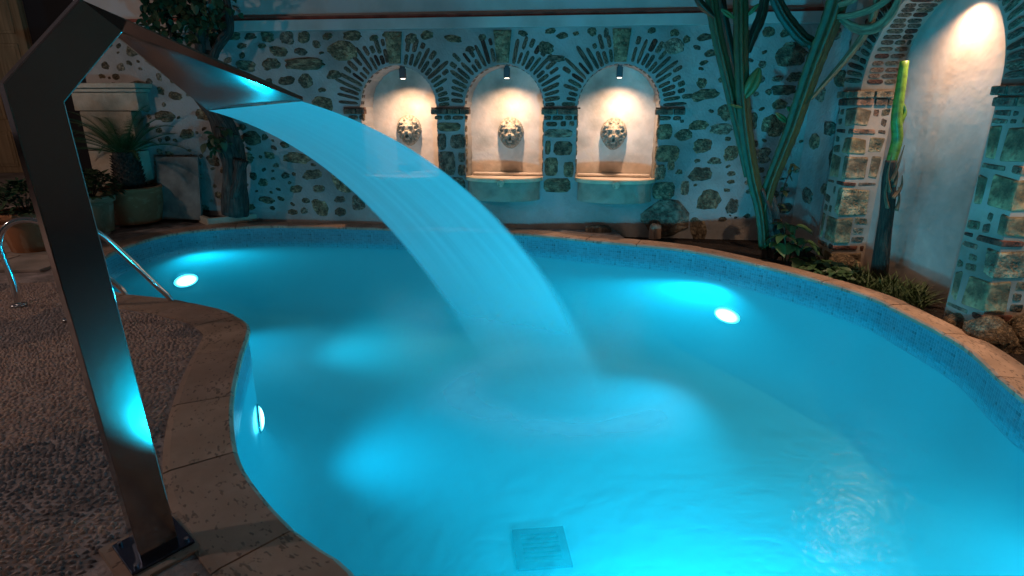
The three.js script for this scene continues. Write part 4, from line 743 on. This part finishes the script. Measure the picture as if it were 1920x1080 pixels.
// ------------------------------------------------------------------ far left: tree, pots, slab, mantel, house
{
  const base = wallPoint(wp(440, 395)[0], 0, 0.32), t = thing('tree', 'crooked old tree with dark leaves in a stone edged bed against the wall', 'tree', base.clone().setY(0.05)), L = local(t);
  const pl = (l, w = 0.3) => l.map(([x, y, e = 0]) => { const [u, v] = wp(x, y, w + e); return L(wallPoint(u, v, w + e)); });
  const lim = (l, r0, r1, w) => sweep(pl(l, w), (u) => lerp(r0, r1, u), 14, (th, u) => 1 + 0.12 * Math.sin(2 * th + 7 * u) + 0.07 * Math.sin(5 * th - 11 * u) + 0.08 * Math.sin(17 * u), true, 30);
  part('trunk', lim([[441, 402], [440, 360], [438, 310], [431, 275], [420, 240], [402, 206], [380, 178], [362, 155]], 0.17, 0.1, 0.3), M.bark, t);
  part('limb', lim([[378, 176], [352, 150], [340, 125], [330, 90], [318, 40], [300, -20]], 0.07, 0.03, 0.32), M.bark, t);
  part('limb', lim([[388, 190], [378, 150], [376, 100], [374, 50], [366, -20]], 0.075, 0.035, 0.34), M.bark, t);
  part('limb', lim([[392, 135], [402, 100], [416, 76], [430, 56], [428, 20], [420, -30]], 0.06, 0.035, 0.3), M.bark, t);
  part('limb', lim([[382, 150], [390, 128], [394, 110]], 0.06, 0.055, 0.32), M.bark, t);
  part('stub', lim([[452, 300], [449, 320], [446, 345], [440, 372]], 0.075, 0.06, 0.42), M.bark, t);
  const lf = leafGeo(0.13, 0.085, 0.25, 5), G = [];
  const cl = (x, y, sx, sy, n) => { for (let k = 0; k < n; k++) { const a = rr(0, 6.3), q = Math.sqrt(rnd()), [u, v] = wp(x + Math.cos(a) * q * sx, y + Math.sin(a) * q * sy, 0.35); G.push(place(lf, L(wallPoint(u, v, 0.35 + rr(-0.25, 0.3))), rr(0, 6.3), rr(-1.3, 0.2), rr(-0.6, 0.6), rr(0.6, 1.1))); } };
  cl(300, 42, 18, 22, 40); cl(310, 5, 26, 24, 60); cl(345, 30, 24, 30, 70); cl(355, 70, 12, 20, 25); cl(386, 35, 22, 38, 80); cl(410, 20, 26, 26, 60); cl(330, 66, 14, 10, 16); cl(345, -20, 70, 20, 120); cl(425, 262, 22, 26, 50); cl(300, 8, 14, 12, 20);
  part('crown', mg(G), M.leafDark, t);
}
{
  const a = gp(352, 402, 0.02), b = gp(393, 419, 0.02), c = gp(492, 409, 0.02), d = gp(522, 398, 0.02), t = thing('planter_edge', 'low stone edging round the bed of the crooked tree', 'edging', [b.x, 0, b.z]), L = local(t);
  const run = (p, q) => { const A = L(p).setY(0), B = L(q).setY(0), l = A.distanceTo(B), m = A.clone().lerp(B, 0.5), g = boxUV(box(l + 0.03, 0.1, 0.055, 0, 0, 0, 0.01)); g.rotateY(-Math.atan2(B.z - A.z, B.x - A.x)); part('edging_stone', g.translate(m.x, 0.04, m.z), M.mouldStone, t); };
  run(a, b); run(b, c); run(c, d);
  const s = new THREE.Shape([a, b, c, d, wallPoint(wp(522, 398)[0], 0, 0.02), wallPoint(wp(340, 400)[0], 0, 0.02)].map((p) => { const q = L(p); return new THREE.Vector2(q.x, -q.z); })); part('bed_soil', boxUV(flat(s, 0.055)), M.soil, t);
}
function pot(name, label, at, r, h, m, kind) {
  const t = thing(name, label, 'potted plant', at.clone().setY(0.017), 0);
  const pr = kind === 'sago' ? [[0, 0], [0.78, 0], [0.83, 0.02], [0.98, 0.55], [1.0, 0.8], [0.99, 0.9], [1.03, 0.93], [1.03, 0.99], [0.96, 1], [0.93, 0.93]] : [[0, 0], [0.66, 0], [0.69, 0.02], [0.86, 0.72], [0.87, 0.8], [0.98, 0.83], [1.02, 0.87], [1.02, 0.96], [0.98, 1], [0.88, 0.99], [0.86, 0.9]];
  part('pot', new THREE.LatheGeometry(pr.map(([x, y]) => new THREE.Vector2(x * r, y * h)), 48), m, t);
  part('soil', new THREE.CircleGeometry(r * 0.92, 32).rotateX(-Math.PI / 2).translate(0, h * 0.91, 0), M.soil, t);
  return t;
}
{
  const at = gp(278, 412).add(V(0, 0, 0.22)), t = pot('potted_palm', 'sago palm with stiff feathery fronds in a wide terracotta pot', at, 0.345, 0.47, M.clay, 'sago');
  const bumps = []; for (let k = 0; k < 150; k++) { const a = k * 2.39996, y = 0.42 + k / 150 * 0.45, R = 0.17 * (1 - 0.25 * Math.pow((y - 0.42) / 0.5, 2)); bumps.push(new THREE.ConeGeometry(0.025, 0.07, 5).rotateX(1.0).rotateY(-a + Math.PI / 2).translate(Math.cos(a) * R, y, Math.sin(a) * R)); }
  part('trunk', mg([new THREE.CylinderGeometry(0.13, 0.17, 0.48, 20).translate(0, 0.66, 0), ...bumps]), M.palmTrunk, t);
  for (let k = 0; k < 30; k++) {
    const a = k * 2.39996 + 0.3, up = 1.25 - 1.0 * (k / 30), l = rr(0.62, 0.8), G = [], P1 = [];
    for (let i = 0; i <= 14; i++) { const s = i / 14, e = up - 1.0 * s * s; P1.push(i ? P1[i - 1].clone().add(V(Math.cos(a) * Math.cos(e), Math.sin(e), Math.sin(a) * Math.cos(e)).multiplyScalar(l / 14)) : V(Math.cos(a) * 0.06, 0.88, Math.sin(a) * 0.06)); }
    const cv = new THREE.CatmullRomCurve3(P1); G.push(sweep(P1, (u) => 0.008 * (1 - 0.7 * u), 5, null, true, 14));
    for (let i = 3; i < 42; i++) { const s = i / 42, q = cv.getPoint(s), tg = cv.getTangent(s), side = V(-tg.z, 0, tg.x).normalize(), ll = 0.17 * Math.sin(Math.PI * Math.pow(0.1 + s * 0.88, 0.8)); for (const w of [-1, 1]) { const dir = side.clone().multiplyScalar(w * 0.8).addScaledVector(tg, 0.75).add(V(0, 0.22, 0)).normalize(), tip = q.clone().addScaledVector(dir, ll), n = tg.clone().multiplyScalar(0.006), g = new THREE.BufferGeometry(); g.setAttribute('position', new THREE.Float32BufferAttribute([...q.clone().sub(n).toArray(), ...q.clone().add(n).toArray(), ...tip.toArray()], 3)); g.setAttribute('uv', new THREE.Float32BufferAttribute([0, 0, 1, 0, 0, 1], 2)); g.computeVertexNormals(); G.push(g); } }
    part('frond', mg(G), M.frond, t);
  }
}
function bush(t, r, y0, n) { const lf = leafGeo(0.075, 0.038, 0.25, 4), G = []; for (let k = 0; k < n; k++) { const a = rr(0, 6.3), e = rr(-0.1, 1.5), q = r * Math.cbrt(rr(0.25, 1)), p = V(Math.cos(a) * Math.cos(e) * q * 1.15, y0 + Math.sin(e) * q, Math.sin(a) * Math.cos(e) * q * 1.15); G.push(place(lf, p, -a + rr(-0.8, 0.8), rr(-0.5, 0.8), rr(-0.5, 0.5), rr(0.7, 1.25))); } part('foliage', mg(G), M.leafDark, t); const S = []; for (let k = 0; k < 12; k++) { const a = k / 12 * 6.3; S.push(tube([V(0, y0 - 0.08, 0), V(Math.cos(a) * r * 0.4, y0 + r * 0.3, Math.sin(a) * r * 0.4), V(Math.cos(a) * r * 0.8, y0 + r * 0.6, Math.sin(a) * r * 0.8)], 0.005, 5, 5)); } part('stems', mg(S), M.bark, t); }
bush(pot('potted_shrub', 'dark leafy shrub in a pale green glazed pot beside the steel post', gp(187, 436), 0.235, 0.44, M.claySage), 0.27, 0.46, 520);
bush(pot('potted_shrub', 'leafy shrub in a red terracotta pot behind the ladder handrail', gp(55, 474).add(V(0, 0, -0.1)), 0.3, 0.42, M.clay), 0.29, 0.44, 520);
{
  const p0 = gp(356, 396, 0), w = 0.6, h = 0.82, t = thing('stone_slab', 'plain grey rectangular stone slab leaning against the wall behind the palm pot', 'slab', wallPoint(wp(356, 394)[0], 0.03, 0.2), -PSI);
  const o = part('slab', boxUV(box(w, h, 0.035, 0, h / 2, 0, 0.004)), M.slab, t); o.rotation.x = -0.16;
}
{
  const [u0] = wp(205, 200, 0.15), t = thing('stone_mantel', 'pale stone chimney piece with moulded shelf behind the palm', 'mantel', wallPoint(u0, 0.02, 0.02), -PSI);
  part('shelf', boxUV(box(1.06, 0.06, 0.36, 0, 1.7, 0.1, 0.01)), M.mouldStone, t);
  part('moulding', boxUV(box(0.98, 0.05, 0.3, 0, 1.645, 0.08, 0.02)), M.mouldStone, t);
  part('moulding', boxUV(box(0.9, 0.22, 0.25, 0, 1.508, 0.06, 0.008)), M.mouldStone, t);
  for (const [y, h] of [[1.15, 0.49], [0.68, 0.44], [0.22, 0.47]]) part('block', boxUV(box(0.72, h - 0.008, 0.22, -0.05, y, 0.05, 0.008)), M.mouldStone, t);
}
{
  // the house at the far left
  const hz = -10.3, t = thing('house', 'pink plastered house corner with a panelled wooden door beyond the pots', 'house', [-9, 0, hz]), L = local(t);
  part('wall', boxUV(box(9, 5, 0.3, -0.2, 2.2, -0.16)), M.pinkPlaster, t);
  part('wall', boxUV(box(0.3, 5, 2.5, 3.9, 2.2, 1.1)), M.peeling, t, 'wall with peeling dark red paint');
  const a = L(zp(-30, 318, hz + 0.02)), b = L(zp(32, 20, hz + 0.02)), X = b.x - 0.5, w = 1.0, top = 3.3, y0 = 0.345;
  part('door', boxUV(box(w, top - y0, 0.06, X, (top + y0) / 2, 0.04, 0.005)), M.door, t);
  for (const [y, h] of [[0.75, 0.6], [1.85, 1.2], [2.9, 0.6]]) for (const s of [-0.25, 0.25]) part('door_panel', boxUV(mg([box(0.36, h, 0.02, X + s, y, 0.085, 0.008), box(0.26, h - 0.1, 0.02, X + s, y, 0.097, 0.008)])), M.door, t);
  part('door_frame', boxUV(mg([box(0.1, top - y0 + 0.1, 0.12, X + w / 2 + 0.055, (top + y0) / 2 + 0.05, 0.06), box(0.1, top - y0 + 0.1, 0.12, X - w / 2 - 0.055, (top + y0) / 2 + 0.05, 0.06)])), M.door, t);
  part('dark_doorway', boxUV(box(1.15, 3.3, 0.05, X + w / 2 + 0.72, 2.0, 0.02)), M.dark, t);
}
// the rest of the courtyard behind the viewer: a house front and a side wall, seen only in reflections
{
  const t = thing('courtyard_house', 'plastered house front closing the courtyard behind the viewer', 'house', [0, 0, 3.4]);
  part('wall', boxUV(box(17, 6, 0.3, -4, 2.9, 0.15)), M.houseWarm, t);
  const w = thing('courtyard_wall', 'dark plastered wall closing the courtyard beside the deck', 'wall', [-6.9, 0, -0.4]);
  part('wall', box(0.3, 4.5, 7.4, 0, 2.2, 0), M.houseDark, w);
  const e = thing('courtyard_wall', 'warm plastered wall beyond the end of the arcade', 'wall', [4.9, 0, 0.8]);
  part('wall', box(0.3, 4.5, 5, 0, 2.2, 0), M.houseWarm, e);
  // the lamp on the left wall that warms the deck
  const l = thing('wall_lamp', 'small warm lamp on the dark wall beside the deck', 'lamp', [-6.74, 2.5, -4.02]);
  part('bracket', mg([box(0.02, 0.16, 0.1, 0, 0, 0), box(0.1, 0.02, 0.02, 0.05, 0.06, 0), box(0.02, 0.02, 0.16, 0.09, 0.066, -0.07)]), M.lampMetal, l);
  part('globe', new THREE.SphereGeometry(0.06, 20, 14).translate(0.1, 0, -0.14), M.warmLamp, l);
  const p = new THREE.PointLight(new THREE.Color(1, 0.72, 0.6), 8, 0, 2); p.name = 'wall_lamp_light'; p.position.set(0.1, 0, -0.14); p.castShadow = true; p.shadow.radius = 3; l.add(p);
  const v = thing('courtyard_wall', 'short dark plastered wall carrying the deck downlight', 'wall', [-4.5, 0, 0.4]);
  part('wall', box(0.2, 3.2, 4.2, 0, 1.58, 0), M.houseDark, v);
  const k = thing('deck_downlight', 'small warm downlight on the short wall above the deck', 'lamp', [-4.33, 2.55, -0.9]);
  part('housing', mg([box(0.08, 0.12, 0.08, 0, 0.066, 0, 0.006), box(0.1, 0.04, 0.04, -0.05, 0.06, 0)]), M.lampMetal, k);
  part('lens', new THREE.CylinderGeometry(0.03, 0.03, 0.006, 20).translate(0, 0.003, 0), M.warmLamp, k);
  const dl = new THREE.SpotLight(new THREE.Color(1, 0.76, 0.68), 9, 0, 1.22, 0.8, 2); dl.name = 'deck_downlight_light'; dl.position.set(0, -0.008, 0); dl.target.position.set(0.55, -1, -0.3); dl.castShadow = true; dl.shadow.radius = 2; k.add(dl, dl.target);
}
renderer.render(scene, camera);
